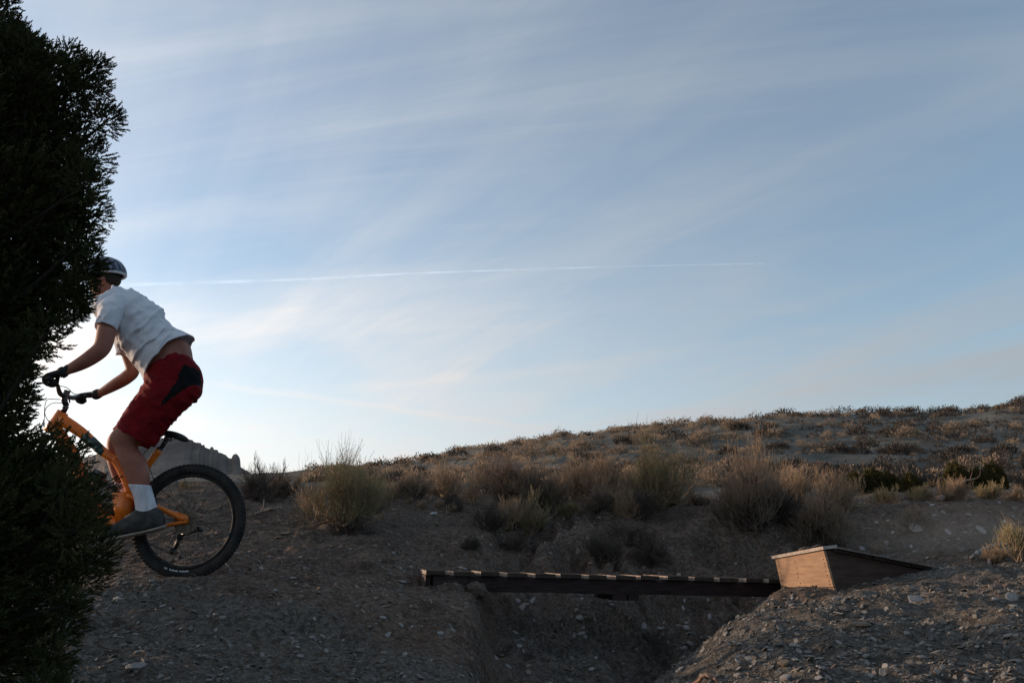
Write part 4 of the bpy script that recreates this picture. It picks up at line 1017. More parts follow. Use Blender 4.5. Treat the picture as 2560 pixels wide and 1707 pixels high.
# ------------------------------------------------------------------ wooden ramp
def build_ramp():
    TRn, BRn = at(2059, 1376, 6.10), at(2087, 1480, 6.06); TLf, BLf = at(1938, 1398, 6.70), at(1955, 1476, 6.68)
    tail_n, tail_f = at(2338, 1430, 6.34), at(2195, 1436, 6.95)
    root = empty('wooden_ramp', BRn, 'small plywood kicker ramp on the crest of the mound, its front lit orange', 'ramp')
    acr = (TLf - TRn); acr_n = acr.normalized(); dn = (BRn - TRn); ln = (tail_n - TRn).normalized(); outn = acr_n.cross(dn.normalized())
    if outn.x > 0: outn = -outn                       # outward normal of the front face
    def fp(s, t): return TRn.lerp(TLf, s).lerp(BRn.lerp(BLf, s), t)
    mb = MB(); slab(mb, [fp(0, 0), fp(1, 0), fp(1, .885), fp(0, .875)], -outn * .018); mb.build('front_board', M['wood'], root)
    mb = MB(); slab(mb, [fp(0, .895), fp(1, .905), fp(1, 1.15), fp(0, 1.15)], -outn * .018); mb.build('front_board', M['wood'], root)
    nl = MB()
    for s, t0, t1, n in ((.055, .18, .9, 8), (.60, .18, .78, 5), (.955, .25, .85, 5)):
        for k in range(n):
            q = fp(s + rnd.uniform(-.016, .016), t0 + (t1 - t0) * (k + rnd.uniform(-.25, .25)) / (n - 1)) + outn * .001
            box(nl, q, acr_n * .003, dn.normalized() * .004, outn * .0022)
    nl.build('nails', M['nail'], root)
    # lip plank on top, overhanging
    upn = -dn.normalized()
    a, b_ = fp(-.03, 0) + upn * .008, fp(1.04, 0) + upn * .008
    mb = MB(); slab(mb, [a + outn * .012, b_ + outn * .012, b_ + outn * .012 + upn * .022, a + outn * .012 + upn * .022], -outn * .12 ); mb.build('lip_plank', M['wood2'], root)
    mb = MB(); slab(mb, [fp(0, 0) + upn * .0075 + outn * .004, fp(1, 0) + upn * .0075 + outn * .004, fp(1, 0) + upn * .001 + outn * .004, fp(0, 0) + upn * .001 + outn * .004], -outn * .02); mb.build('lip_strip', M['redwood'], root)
    # corner post at the near corner
    mb = MB(); p0 = fp(.0, .0) - outn * .020; p1 = fp(0, 1.1) - outn * .020
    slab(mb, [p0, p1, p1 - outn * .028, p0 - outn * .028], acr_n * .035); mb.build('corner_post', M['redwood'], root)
    # side panels
    for (T0, B0, T1) in ((TRn, BRn, tail_n), (TLf, BLf, tail_f)):
        near_side = T0 is TRn; o_ = acr_n * (.006 if near_side else -.018)
        t0 = T0 - outn * .05; bq = B0 - outn * .05 + Vector((0, 0, -.03)); t1 = T1 + Vector((0, 0, -.004)); b1 = T1 + Vector((0, 0, -.10))
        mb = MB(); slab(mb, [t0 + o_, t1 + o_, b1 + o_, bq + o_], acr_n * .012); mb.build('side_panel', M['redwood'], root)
    # deck boards, running across
    n = 8; rr = random.Random(9)
    for k in range(n):
        s0 = .085 + (1 - .085) * k / n; s1 = .085 + (1 - .085) * (k + 1) / n - .006
        q = [TRn.lerp(tail_n, s0), TLf.lerp(tail_f, s0), TLf.lerp(tail_f, s1), TRn.lerp(tail_n, s1)]
        e = -acr_n * (.012 + rr.uniform(0, .012)); q[0] = q[0] + e; q[3] = q[3] + e
        lift = Vector((0, 0, .004 + rr.uniform(0, .003))); q = [p + lift for p in q]
        mb = MB(); slab(mb, q, Vector((0, 0, .024))); mb.build('deck_board', M['plank'], root)
    # dirt packed on the deck
    mb = MB(); N1, N2 = 60, 26; V = []; F = []
    for i in range(N1):
        for j in range(N2):
            s = .1 + .95 * i / (N1 - 1); t = -.075 + 1.10 * j / (N2 - 1); p = TRn.lerp(tail_n, s).lerp(TLf.lerp(tail_f, s), t)
            e = min(j / 4, (N2 - 1 - j) / 4, i / 3, 1); h = .014 + .020 * e + float(fbm(np.array([s * 14]), np.array([t * 8]), 4)[0]) * .03 * e - (.012 if e < .2 else 0)
            V.append(p + Vector((0, 0, .022 + h)))
    for i in range(N1 - 1):
        for j in range(N2 - 1): F.append((i * N2 + j, (i + 1) * N2 + j, (i + 1) * N2 + j + 1, i * N2 + j + 1))
    mb.add(V, F); o = mb.build('packed_dirt', M['dirt'], None, True); tag(o, 'dry dirt packed over the deck of the ramp', kind='stuff')
    for (u, v, w, lab) in ((2012, 1372, .05, 'lump of dirt on the left of the ramp lip'), (2040, 1365, .035, 'smaller lump of dirt near the high corner of the ramp')):
        c = at(u, v, 6.4); mb = MB(); ellipsoid(mb, c, (w, 0, .01), (0, w * .8, 0), (0, 0, w * .32), 16, 10); me = mb.mesh('dirt_clod', True)
        for q in me.vertices: q.co += Vector((0, 0, fbm(np.array([q.co.x * 40]), np.array([q.co.y * 40]), 3)[0] * .02))
        tag(link('dirt_clod', me, M['dirt']), lab, 'dirt')
build_ramp()

# ------------------------------------------------------------------ mountain bike
YB = 5.30
def P2(u, v, dy=0.0): return at(u, v, YB + dy)
def wheel(name, c, parent):
    w = bpy.data.objects.new(name, None); COL.objects.link(w); w.parent = parent; w.matrix_parent_inverse = Matrix.Translation(-parent.location)
    R, r = .322, .0315
    def torus(R, ru, rv, n=96, m=14):
        a = np.linspace(0, 2 * math.pi, n, endpoint=False); b = np.linspace(0, 2 * math.pi, m, endpoint=False); A_, B_ = np.meshgrid(a, b, indexing='ij')
        rad = R + ru * np.cos(B_); V = np.stack([c.x + rad * np.cos(A_), c.y + rv * np.sin(B_), c.z + rad * np.sin(A_)], -1).reshape(-1, 3)
        i, j = np.meshgrid(np.arange(n), np.arange(m), indexing='ij'); i2, j2 = (i + 1) % n, (j + 1) % m
        return V, np.stack([i * m + j, i2 * m + j, i2 * m + j2, i * m + j2], -1).reshape(-1, 4)
    t = MB(); V, F = torus(R, r, .027); t.add(V, F)
    for k in range(86):
        for s, (ro, yo, hw) in enumerate(((.0305, .0, .008), (.026, .017, .006), (.026, -.017, .006))):
            a = (k + (.5 if s else 0)) * 2 * math.pi / 86; d = Vector((math.cos(a), 0, math.sin(a))); tt = Vector((-d.z, 0, d.x))
            box(t, c + d * (R + ro) + Vector((0, yo, 0)), d * .0045, Vector((0, hw, 0)), tt * .0065)
    ty = t.build('tyre', M['tyre'], None, True); 
    t = MB(); V, F = torus(.283, .012, .014, 96, 10); t.add(V, F); ri = t.build('rim', M['black'], None, True)
    t = MB(); tube(t, [c + Vector((0, -.05, 0)), c + Vector((0, .05, 0))], .018, 14); tube(t, [c + Vector((0, -.036, 0)), c + Vector((0, -.03, 0))], .032, 16); tube(t, [c + Vector((0, .03, 0)), c + Vector((0, .036, 0))], .032, 16); hu = t.build('hub', M['gloss'])
    t = MB(); pp = []
    for k in range(32):
        s = -1 if k % 2 else 1; a = k * 2 * math.pi / 32; b = a + (1.2 if (k // 2) % 2 else -1.2)
        pp.append([list(c + Vector((math.cos(b) * .028, s * .033, math.sin(b) * .028))), list(c + Vector((math.cos(a) * .276, s * .004, math.sin(a) * .276)))])
    V, F = tubes(np.array(pp), np.full((32, 2), .0015), 4, False); t.add(V, *F); sp = t.build('spokes', M['black'])
    di = MB(); tube(di, [c + Vector((0, -.043, 0)), c + Vector((0, -.041, 0))], .08, 40); dd = di.build('brake_disc', M['gold'])
    # small white sidewall lettering low on the tyre (unreadable at this size)
    t = MB()
    for k in range(22):
        if k in (3, 4, 13): continue
        a = R_(-112 + k * 1.35); d = Vector((math.cos(a), 0, math.sin(a))); tt = Vector((-d.z, 0, d.x)); h = .004 + .0015 * ((k * 7) % 3)
        box(t, c + d * .304 + Vector((0, -.0225, 0)), d * h, Vector((0, .001, 0)), tt * .0022)
    le = t.build('sidewall_lettering', M['white'])
    for q in (ty, ri, hu, sp, dd, le): q.parent = w
    return w
def build_bike():
    RA = P2(472, 1302); base = Vector((RA.x - .5, YB, RA.z - .355))
    root = empty('mountain_bike', base, 'orange full suspension mountain bike ridden leftwards on the trail', 'bicycle')
    FA = Vector((RA.x - 1.13, YB, RA.z + .01)); wheel('rear_wheel', RA, root); wheel('front_wheel', FA, root)
    BB = P2(322, 1308)
    fr = MB()
    def tb(mb, pts, rads, sides=14, n=None):
        P, R = smooth_path(pts, n or 4 * len(pts), rads); V, F = tubes([P], [R], sides); mb.add(V, *F)
    HT, HB = P2(158, 1030), P2(122, 1080)
    tb(fr, [HT, HB], [.036, .038], 14, 4)
    tb(fr, [P2(150, 1046), P2(205, 1082), P2(262, 1132), P2(292, 1152)], [.040, .034, .028, .026])
    tb(fr, [P2(286, 1146), P2(300, 1168), P2(318, 1210), P2(325, 1235)], [.027, .026, .024, .020])
    tb(fr, [P2(138, 1072), P2(178, 1130), P2(214, 1210), P2(250, 1285), P2(315, 1318)], [.040, .040, .038, .036, .030])
    tb(fr, [P2(399, 1124), P2(372, 1160), P2(345, 1208), P2(330, 1255), BB], [.022, .021, .022, .023, .028])
    tb(fr, [P2(292, 1150), P2(330, 1165), P2(375, 1155)], [.020, .017, .016])
    tube(fr, [BB + Vector((0, -.045, 0)), BB + Vector((0, .045, 0))], .032, 16)
    fr.build('frame', M['orange'], root, True)
    # teal graphic: thin sleeve patches wrapped on the top tube
    dc = MB()
    for (a, b, r0) in (((214, 1089), (236, 1109), .0335), ((244, 1116), (262, 1131), .0300), ((228, 1100), (252, 1122), .0318)):
        P, R = smooth_path([P2(*a), P2(*b)], 5, [r0 + .0012, r0 - .0025]); P2_ = P + np.array([0, -.0016, -.004]); V, F = tubes([P2_], [R], 14); dc.add(V, *F)
    dc.build('frame_graphic', M['teal'], root, True)
    # rear triangle
    sw = MB()
    for s in (-1, 1):
        y = s * .052
        tb(sw, [P2(330, 1322, y * .7), P2(380, 1322, y), P2(430, 1310, y), P2(468, 1303, y)], [.014, .013, .012, .014], 10)
        tb(sw, [P2(318, 1238, y * .8), P2(355, 1252, y), P2(400, 1270, y), P2(462, 1298, y)], [.016, .014, .015, .020], 10)
        slab(sw, [P2(282, 1232, y * .7), P2(330, 1228, y * .7), P2(328, 1300, y * .7), P2(292, 1312, y * .7)], (0, .012 * s, 0))
        slab(sw, [P2(440, 1278, y), P2(470, 1288, y), P2(474, 1306, y), P2(452, 1304, y)], (0, .010 * s, 0))
    sw.build('rear_triangle', M['orange'], root, True)
    sh = MB(); tb(sh, [P2(222, 1186), P2(262, 1208)], [.022, .024], 12, 4); tb(sh, [P2(258, 1206), P2(300, 1232)], [.011, .011], 10, 3)
    tube(sh, [P2(236, 1176), P2(262, 1190)], .016, 10); sh.build('shock', M['gloss'], root, True)
    # fork, stem, bars
    fk = MB()
    for s in (-1, 1):
        tb(fk, [P2(118, 1086, s * .055), (P2(118, 1086, s * .055) * .45 + (FA + Vector((0, s * .055, 0))) * .55), FA + Vector((0, s * .06, 0))], [.017, .021, .019], 12)
    slab(fk, [P2(108, 1082, -.07), P2(130, 1088, -.07), P2(126, 1100, -.07), P2(104, 1094, -.07)], (0, .14, 0)); fk.build('fork', M['gloss'], root, True)
    nh, fh = at(128, 950, 4.94), at(205, 998, 5.66)            # grips, near and far
    ST = P2(162, 1012); mid = nh.lerp(fh, .5)
    st = MB(); tube(st, [HT, P2(166, 1014)], .018, 12); tube(st, [P2(166, 1014), P2(160, 1000), mid + Vector((.0, 0, -.0))], [.018, .02, .02], 12); st.build('stem', M['gloss'], root, True)
    bar = MB(); e = (fh - nh).normalized(); back = Vector((1, 0, 0)) * .02
    P, R = smooth_path([nh - e * .05, nh + e * .12, mid + Vector((-.01, -.06, -.035)), mid + Vector((-.01, .06, -.035)), fh - e * .12, fh + e * .05], 30, [.011, .011, .015, .015, .011, .011])
    V, F = tubes([P], [R], 10); bar.add(V, *F); hb_ = bar.build('handlebar', M['gloss'], root, True)
    for a_, s in ((nh, 1), (fh, -1)):
        gm = MB(); tube(gm, [a_ - e * .065 * s, a_ + e * .075 * s], .017, 12); gm.build('grip', M['black'], root, True)
        lv = MB(); q = a_ + e * .12 * s; tube(lv, [q, q + Vector((-.05, 0, -.01)), q + Vector((-.07, 0, -.005)) - e * .05 * s, q + Vector((-.085, 0, -.02)) - e * .13 * s], [.010, .008, .006, .005], 8); ellipsoid(lv, q + Vector((-.02, 0, -.01)), (.03, 0, .005), (0, .022, 0), (0, 0, .014), 10, 8)
        lv.build('brake_lever', M['gloss'], root, True)
    for k, pts in enumerate(([P2(130, 962, -.2), P2(165, 968, -.1), P2(185, 984, .1), P2(205, 985, .3)], [P2(170, 1000, 0), P2(140, 998, -.05), P2(115, 1003, -.05), P2(110, 1060, -.05)],
                             [P2(165, 1008, .05), P2(130, 1008, 0), P2(112, 1030, -.05), P2(130, 1062, -.045), P2(190, 1108, -.04)], [P2(378, 1115, -.02), P2(358, 1138, -.03), P2(372, 1168, -.03), P2(385, 1200, -.03)])):
        cb = MB(); P = smooth_path(pts, 20); V, F = tubes([P], [np.full(20, .0026)], 6); cb.add(V, *F); cb.build('cable', M['black'], root, True)
    # saddle and post
    sp = MB(); tube(sp, [P2(398, 1126), P2(420, 1094)], .0145, 12); tube(sp, [P2(392, 1131), P2(402, 1120)], .021, 12); sp.build('seat_post', M['gloss'], root, True)
    cl = MB(); ellipsoid(cl, P2(421, 1096), (.03, 0, -.005), (0, .022, 0), (.0, 0, .018), 12, 8)
    for s in (-1, 1): tube(cl, [P2(395, 1094, s * .02), P2(420, 1098, s * .022), P2(450, 1096, s * .03)], .0035, 6)
    cl.build('seat_clamp', M['steel'], root, True)
    sa = MB(); ring_loft(sa, [(P2(374, 1078), P2(374, 1084), .012), (P2(385, 1074), P2(387, 1088), .022), (P2(410, 1075), P2(410, 1089), .032), (P2(435, 1078), P2(436, 1096), .055), (P2(455, 1085), P2(455, 1103), .068), (P2(466, 1093), P2(463, 1104), .05)], 20, 24)
    sa.build('saddle', M['black'], root, True)
    # drivetrain (far side) and cranks
    ch = MB(); c0 = BB + Vector((0, .05, 0)); tube(ch, [c0, c0 + Vector((0, .005, 0))], .075, 40); tube(ch, [c0 + Vector((0, .009, 0)), c0 + Vector((0, .012, 0))], .06, 36); ch.build('chainring', M['gloss'], root)
    pn, pf = P2(288, 1340, -.10), P2(345, 1284, .10)
    for (p, y) in ((pn, -.075), (pf, .075)):
        q = MB(); a_ = Vector((BB.x, BB.y + y, BB.z)); b_ = Vector((p.x, BB.y + y, p.z)); tube(q, [a_, a_.lerp(b_, .5), b_], [.018, .014, .013], 10); tube(q, [BB, a_], .013, 10); q.build('crank', M['gloss'], root, True)
        q = MB(); y2 = -.125 if y < 0 else .125; c_ = Vector((p.x, YB + y2, p.z)); box(q, c_, Vector((.046, 0, -.006)), (0, .045, 0), (0.001, 0, .008)); tube(q, [b_, c_], .007, 8); q.build('pedal', M['gloss'], root)
    ca = MB()
    for k in range(8): y0 = .022 + k * .0045; tube(ca, [RA + Vector((0, y0, 0)), RA + Vector((0, y0 + .0022, 0))], .052 - k * .0042, 30)
    ca.build('cassette', M['gold'], root)
    de = MB(); tube(de, [RA + Vector((.01, .06, -.02)), RA + Vector((.03, .062, -.055)), P2(452, 1338, .06)], .012, 8)
    slab(de, [P2(446, 1336, .055), P2(458, 1336, .055), P2(438, 1380, .055), P2(428, 1376, .055)], (0, .012, 0))
    tube(de, [P2(434, 1378, .05), P2(434, 1378, .068)], .022, 16); tube(de, [P2(450, 1342, .05), P2(450, 1342, .068)], .020, 16); ellipsoid(de, RA + Vector((.04, .06, -.045)), (.035, 0, -.01), (0, .015, 0), (0, 0, .018), 10, 8); de.build('rear_derailleur', M['gloss'], root, True)
    cn = MB(); top0, top1 = c0 + Vector((0, .004, .075)), RA + Vector((0, .045, .05)); pts = [top1, (top0 + top1) / 2, top0, c0 + Vector((-.07, .004, .02)), c0 + Vector((-.06, .004, -.045)), c0 + Vector((0, .004, -.076)), P2(434, 1386, .059)]
    P = smooth_path(pts, 50); V, F = tubes([P], [np.full(50, .0045)], 5); cn.add(V, *F); cn.build('chain', M['gold'], root)
build_bike()

# ------------------------------------------------------------------ rider
def hand_mesh(wrist, grip, axis, fwd, r=.0165):
    """closed hand: wrist point, grip centre, bar axis (towards the thumb), forward direction"""
    mb = MB(); axis = axis.normalized(); dw = (grip - wrist); dn = dw.normalized(); up = axis.cross(dn); 
    if up.z < 0: up = -up
    k0 = grip + up * .030 - dn * .004
    ring = [(wrist - dn * .05, .030, .026), (wrist, .032, .026), (wrist.lerp(k0, .35), .036, .024), (wrist.lerp(k0, .75), .043, .021), (k0 + dn * .008, .042, .016)]
    V = []; n = 16
    for c, a, b in ring:
        for j in range(n):
            t = 2 * math.pi * j / n; V.append(c + axis * a * math.cos(t) + up * b * math.sin(t))
    F = [(i * n + j, i * n + (j + 1) % n, (i + 1) * n + (j + 1) % n, (i + 1) * n + j) for i in range(len(ring) - 1) for j in range(n)]
    mb.add(V, F, [tuple(range(n))[::-1]], [tuple((len(ring) - 1) * n + j for j in range(n))])
    for k, (o, L) in enumerate(((-.033, .86), (-.011, .98), (.011, 1.0), (.032, .93))):        # little ... index
        s = k0 + axis * o; q = [s - dn * .012, s + dn * .020 * L, s + dn * .040 * L - up * .016, s + dn * .036 * L - up * .042, s + dn * .008 - up * .052, s - dn * .010 - up * .042]
        P, R = smooth_path(q, 16, [.0105, .0108, .0102, .0096, .0088, .007]); V, F = tubes([P], [R], 9); mb.add(V, *F)
    s = wrist.lerp(k0, .5) + axis * .034; q = [s - dn * .01, s + axis * .018 - up * .012 + dn * .012, s + axis * .016 - up * .034 + dn * .030, s - axis * .004 - up * .050 + dn * .040]
    P, R = smooth_path(q, 12, [.015, .0135, .0115, .009]); V, F = tubes([P], [R], 9); mb.add(V, *F)
    return mb
def build_rider():
    base = P2(322, 1345); root = empty('person', base, 'person in white t-shirt, red shorts and helmet standing on the pedals of the bike', 'person')
    Q = lambda u, v, dy=0.0: at(u, v, 5.30 + dy)
    def limb(mb, pts, rad, n=18, sides=16):
        P, R = smooth_path(pts, n, rad); V, F = tubes([P], [R], sides); mb.add(V, *F)
    body = MB()
    # torso under the clothes
    ring_loft(body, [(Q(262, 765), Q(298, 735), .07), (Q(262, 790), Q(318, 742), .15), (Q(276, 815), Q(350, 752), .165), (Q(300, 848), Q(388, 786), .155), (Q(326, 885), Q(418, 818), .14),
                     (Q(352, 912), Q(447, 842), .14), (Q(374, 930), Q(470, 858), .15), (Q(386, 950), Q(477, 892), .155), (Q(385, 980), Q(488, 945), .16), (Q(390, 1000), Q(470, 985), .12)], 28, 30)
    # neck and head
    limb(body, [Q(292, 752), Q(278, 735), Q(268, 712)], [.062, .056, .055])
    ax_f = Vector((-.93, 0, -.30)).normalized(); ax_u = Vector((-.30, 0, .93)).normalized(); H = Q(262, 698, -.01)
    ellipsoid(body, H + ax_u * .012, ax_f * .097, (0, .076, 0), ax_u * .100, 28, 18)
    ellipsoid(body, H + ax_f * .035 - ax_u * .065, ax_f * .055, (0, .052, 0), ax_u * .062, 20, 14)
    ellipsoid(body, H + ax_f * .072 - ax_u * .100, ax_f * .024, (0, .026, 0), ax_u * .020, 14, 10)       # chin
    ellipsoid(body, H + ax_f * .098 - ax_u * .030, ax_f * .020, (0, .012, 0), (ax_u * .026 - ax_f * .008), 12, 10)   # nose
    ellipsoid(body, H + ax_f * .088 - ax_u * .068, ax_f * .012, (0, .024, 0), ax_u * .010, 12, 8)        # lips
    ellipsoid(body, H + ax_f * .082 + ax_u * .012, ax_f * .014, (0, .050, 0), ax_u * .010, 14, 8)        # brow
    for s in (-1, 1): ellipsoid(body, H - ax_f * .008 - ax_u * .030 + Vector((0, s * .077, 0)), ax_f * .016, (0, .010, 0), ax_u * .030, 12, 10)
    # arms
    limb(body, [Q(286, 768, -.14), Q(276, 795, -.20), Q(266, 830, -.24), Q(256, 868, -.28), Q(232, 890, -.30), Q(200, 910, -.32), Q(160, 929, -.34), Q(146, 937, -.35)], [.062, .062, .058, .053, .050, .042, .028, .028], 30)
    limb(body, [Q(300, 782, .15), Q(306, 820, .20), Q(318, 870, .24), Q(332, 922, .27), Q(318, 942, .28), Q(288, 961, .30), Q(248, 984, .33), Q(232, 990, .34)], [.060, .058, .052, .047, .047, .042, .028, .027], 30)
    # legs
    ring_loft(body, [(Q(400, 950, -.09), Q(495, 965, -.09), .085), (Q(345, 1010, -.11), Q(445, 1030, -.11), .085), (Q(305, 1058, -.12), Q(372, 1092, -.12), .068), (Q(280, 1084, -.12), Q(350, 1106, -.12), .060), (Q(277, 1100, -.12), Q(345, 1116, -.12), .055), (Q(284, 1116, -.12), Q(348, 1126, -.12), .050),
                     (Q(291, 1134, -.12), Q(361, 1142, -.12), .058), (Q(303, 1164, -.12), Q(370, 1168, -.12), .056), (Q(314, 1190, -.12), Q(374, 1192, -.12), .050), (Q(324, 1213, -.12), Q(373, 1215, -.12), .042), (Q(338, 1250, -.12), Q(378, 1256, -.12), .035), (Q(346, 1285, -.12), Q(388, 1290, -.12), .035)], 24, 44)
    ring_loft(body, [(Q(400, 955, .09), Q(490, 968, .09), .085), (Q(340, 1020, .10), Q(430, 1045, .10), .08), (Q(290, 1070, .11), Q(350, 1105, .11), .062), (Q(270, 1098, .11), Q(330, 1115, .11), .055), (Q(268, 1120, .11), Q(326, 1126, .11), .052),
                     (Q(268, 1150, .11), Q(332, 1152, .11), .054), (Q(278, 1185, .11), Q(340, 1186, .11), .046), (Q(290, 1215, .11), Q(334, 1218, .11), .036), (Q(306, 1240, .11), Q(342, 1245, .11), .033), (Q(316, 1258, .11), Q(352, 1262, .11), .033)], 24, 40)
    me = remeshed('body', body, .0075, 8, .5); bo = link('body', me, M['skin'], root)
    # hair fringe under the helmet and eyes
    for s in (-1, 1):
        e = MB(); ellipsoid(e, H + ax_f * .083 - ax_u * .010 + Vector((0, s * .032, 0)), ax_f * .010, (0, .012, 0), ax_u * .008, 12, 8); e.build('eye', M['eye'], root, True)
    # t-shirt
    sh = MB()
    ring_loft(sh, [(Q(256, 762), Q(300, 727), .080), (Q(247, 776), Q(312, 723), .150), (Q(250, 800), Q(338, 730), .190), (Q(268, 828), Q(374, 752), .198), (Q(288, 850), Q(402, 777), .19), (Q(309, 880), Q(424, 801), .182),
                   (Q(334, 908), Q(445, 821), .182), (Q(355, 935), Q(461, 829), .187), (Q(372, 958), Q(476, 840), .195)], 72, 70, 2.2, closed=False)
    def sleeve(pts, rad):
        P, R = smooth_path(pts, 26, rad); V, F = tubes([P], [R], 36, False); sh.add(V, *F)
    sleeve([Q(300, 752, -.10), Q(285, 768, -.17), Q(272, 795, -.215), Q(263, 820, -.235)], [.075, .083, .078, .074])
    sleeve([Q(305, 770, .12), Q(306, 800, .18), Q(312, 845, .22), Q(318, 882, .24)], [.075, .080, .072, .070])
    V, F = sh.arrays()
    x, y, z = V[:, 0], V[:, 1], V[:, 2]
    s1 = (x * .78 - z * .62); s2 = (x * .62 + z * .78)
    fold = 1 - np.minimum(np.abs(fbm(s1 * 11 + y * 3 + 3, s2 * 3.5 + y * 4, 2, .5)) * 5, 1)
    fold2 = 1 - np.minimum(np.abs(fbm(x * 12 + z * 6 + 9, z * 8 - x * 5 + y * 6, 2, .5)) * 5, 1)
    w = fbm(s1 * 7 + y * 4, s2 * 4 + 7, 3, .5) * .028 + fold ** 2 * .028 + fold2 ** 2 * .018 - .016 + (1 - np.minimum(np.abs(fbm(s1 * 24 + 5, s2 * 6 + y * 8, 2, .5)) * 5, 1)) ** 2 * .008
    w = w * .8
    cen = np.array(list(Q(340, 820))); dirv = V - cen; dirv /= np.linalg.norm(dirv, axis=1, keepdims=True); V = V + dirv * w[:, None]
    me = mesh_np('t_shirt', V, F, True); t = link('t_shirt', me, M['shirt'], root); sm = t.modifiers.new('thick', 'SOLIDIFY'); sm.thickness = .003; sm.offset = -1
    cl = MB(); ring_ = [Q(278, 744) + Vector((-.055 * math.cos(a) - .012 * math.cos(a), .082 * math.sin(a), .045 * math.cos(a) * -.9)) for a in np.linspace(0, 2 * math.pi, 33)]
    V, F = tubes([np.array([list(p) for p in ring_])], [[.007] * 33], 8); cl.add(V, *F); cl.build('collar', M['shirt'], root, True)
    # shorts with black side panels
    so2 = MB()
    ring_loft(so2, [(Q(371, 938), Q(474, 887), .165), (Q(369, 950), Q(484, 898), .172), (Q(366, 962), Q(497, 920), .180), (Q(358, 980), Q(504, 950), .185), (Q(352, 992), Q(500, 978), .180), (Q(352, 1003), Q(488, 998), .165)], 90, 46, 2.2, closed=False)
    ring_loft(so2, [(Q(356, 965, -.08), Q(500, 955, -.08), .112), (Q(345, 984, -.095), Q(497, 985, -.095), .112), (Q(327, 1013, -.11), Q(462, 1024, -.11), .106), (Q(308, 1044, -.115), Q(424, 1064, -.115), .098), (Q(294, 1067, -.12), Q(384, 1118, -.12), .092)], 90, 60, 2.2, closed=False)
    ring_loft(so2, [(Q(358, 970, .08), Q(498, 958, .08), .112), (Q(345, 988, .09), Q(490, 990, .09), .112), (Q(322, 1020, .10), Q(452, 1030, .10), .104), (Q(300, 1050, .11), Q(412, 1072, .11), .096), (Q(286, 1072, .115), Q(368, 1124, .115), .090)], 60, 50, 2.2, closed=False)
    V, F = so2.arrays()
    w = (1 - np.minimum(np.abs(fbm(V[:, 0] * 11 + V[:, 2] * 9, V[:, 2] * 7 - V[:, 0] * 4, 2, .5)) * 5, 1)) ** 2 * .010 + fbm(V[:, 0] * 13 + V[:, 2] * 9, V[:, 2] * 6 - V[:, 0] * 5, 3, .5) * .018 - .004 + (np.abs(fbm(V[:, 0] * 22 + V[:, 2] * 14, V[:, 2] * 6 + V[:, 1] * 5, 3)) - .1) * -.024
    nrm = V - np.array(list(Q(410, 990))); nrm /= np.linalg.norm(nrm, axis=1, keepdims=True); V = V + nrm * w[:, None]
    me = mesh_np('shorts', V, F, True); s_ = link('shorts', me, [M['red'], M['panel']], root)
    poly = [(460, 913), (486, 916), (503, 944), (501, 962), (484, 966), (449, 996), (411, 1025), (432, 988), (447, 965), (455, 938)]
    wp = [(at(u, v, 5.18).x, at(u, v, 5.18).z) for u, v in poly]
    def inside(px, pz):
        c = False; j = len(wp) - 1
        for i in range(len(wp)):
            if (wp[i][1] > pz) != (wp[j][1] > pz) and px < (wp[j][0] - wp[i][0]) * (pz - wp[i][1]) / (wp[j][1] - wp[i][1] + 1e-12) + wp[i][0]: c = not c
            j = i
        return c
    for p in me.polygons:
        if p.normal.y < -.05 or p.center.y < 5.30:
            if inside(p.center.x, p.center.z): p.material_index = 1
    sm = s_.modifiers.new('thick', 'SOLIDIFY'); sm.thickness = .003; sm.offset = -1
    # socks, shoes
    for nm, rings in (('near', [(Q(322, 1211, -.12), Q(376, 1213, -.12), .047), (Q(333, 1236, -.12), Q(384, 1240, -.12), .044), (Q(338, 1260, -.12), Q(392, 1268, -.12), .042), (Q(340, 1285, -.12), Q(402, 1292, -.12), .040)]),
                      ('far', [(Q(286, 1205, .11), Q(334, 1208, .11), .042), (Q(300, 1228, .11), Q(346, 1232, .11), .039), (Q(312, 1252, .11), Q(362, 1258, .11), .038)])):
        k = MB(); ring_loft(k, rings, 26, 24); k.build('sock', M['sock'], root, True)
    for dx, dz, y in ((0, 0, -.12), (-20, -46, .11)):
        q = lambda u, v: Q(u + dx, v + dz, y)
        k = MB(); ring_loft(k, [(q(408, 1284), q(411, 1312), .024), (q(396, 1270), q(402, 1318), .042), (q(372, 1264), q(382, 1324), .046), (q(345, 1270), q(360, 1329), .046), (q(322, 1287), q(334, 1334), .048), (q(296, 1304), q(308, 1339), .052), (q(276, 1314), q(284, 1342), .046), (q(265, 1324), q(268, 1342), .028)], 26, 30)
        k.build('shoe', M['shoe'], root, True)
        k = MB()
        for j in range(5):
            a_ = q(318 + j * 6.5, 1291 - j * 4.2); tube(k, [a_ + Vector((0, -.034, -.012)), a_ + Vector((-.004, 0, .006)), a_ + Vector((0, .034, -.012))], .0035, 6)
        k.build('laces', M['sole'], root, True)
        k = MB(); ring_loft(k, [(q(413, 1311), q(413, 1319), .026), (q(398, 1317), q(399, 1325), .044), (q(360, 1327), q(361, 1335), .050), (q(330, 1333), q(331, 1341), .050), (q(300, 1339), q(301, 1349), .056), (q(276, 1340), q(277, 1350), .050), (q(262, 1340), q(263, 1349), .030)], 26, 26, 3)
        k.build('shoe_sole', M['sole'], root, True)
    # gloves
    nh, fh = at(128, 950, 4.94), at(205, 998, 5.66); e = (fh - nh).normalized()
    for nm, mb in (('n', hand_mesh(Q(156, 931, -.345), nh, e, None)), ('f', hand_mesh(Q(240, 986, .335), fh, -e, None))):
        link('glove', remeshed('glove', mb, .0035, 4, .4), M['glove'], root)
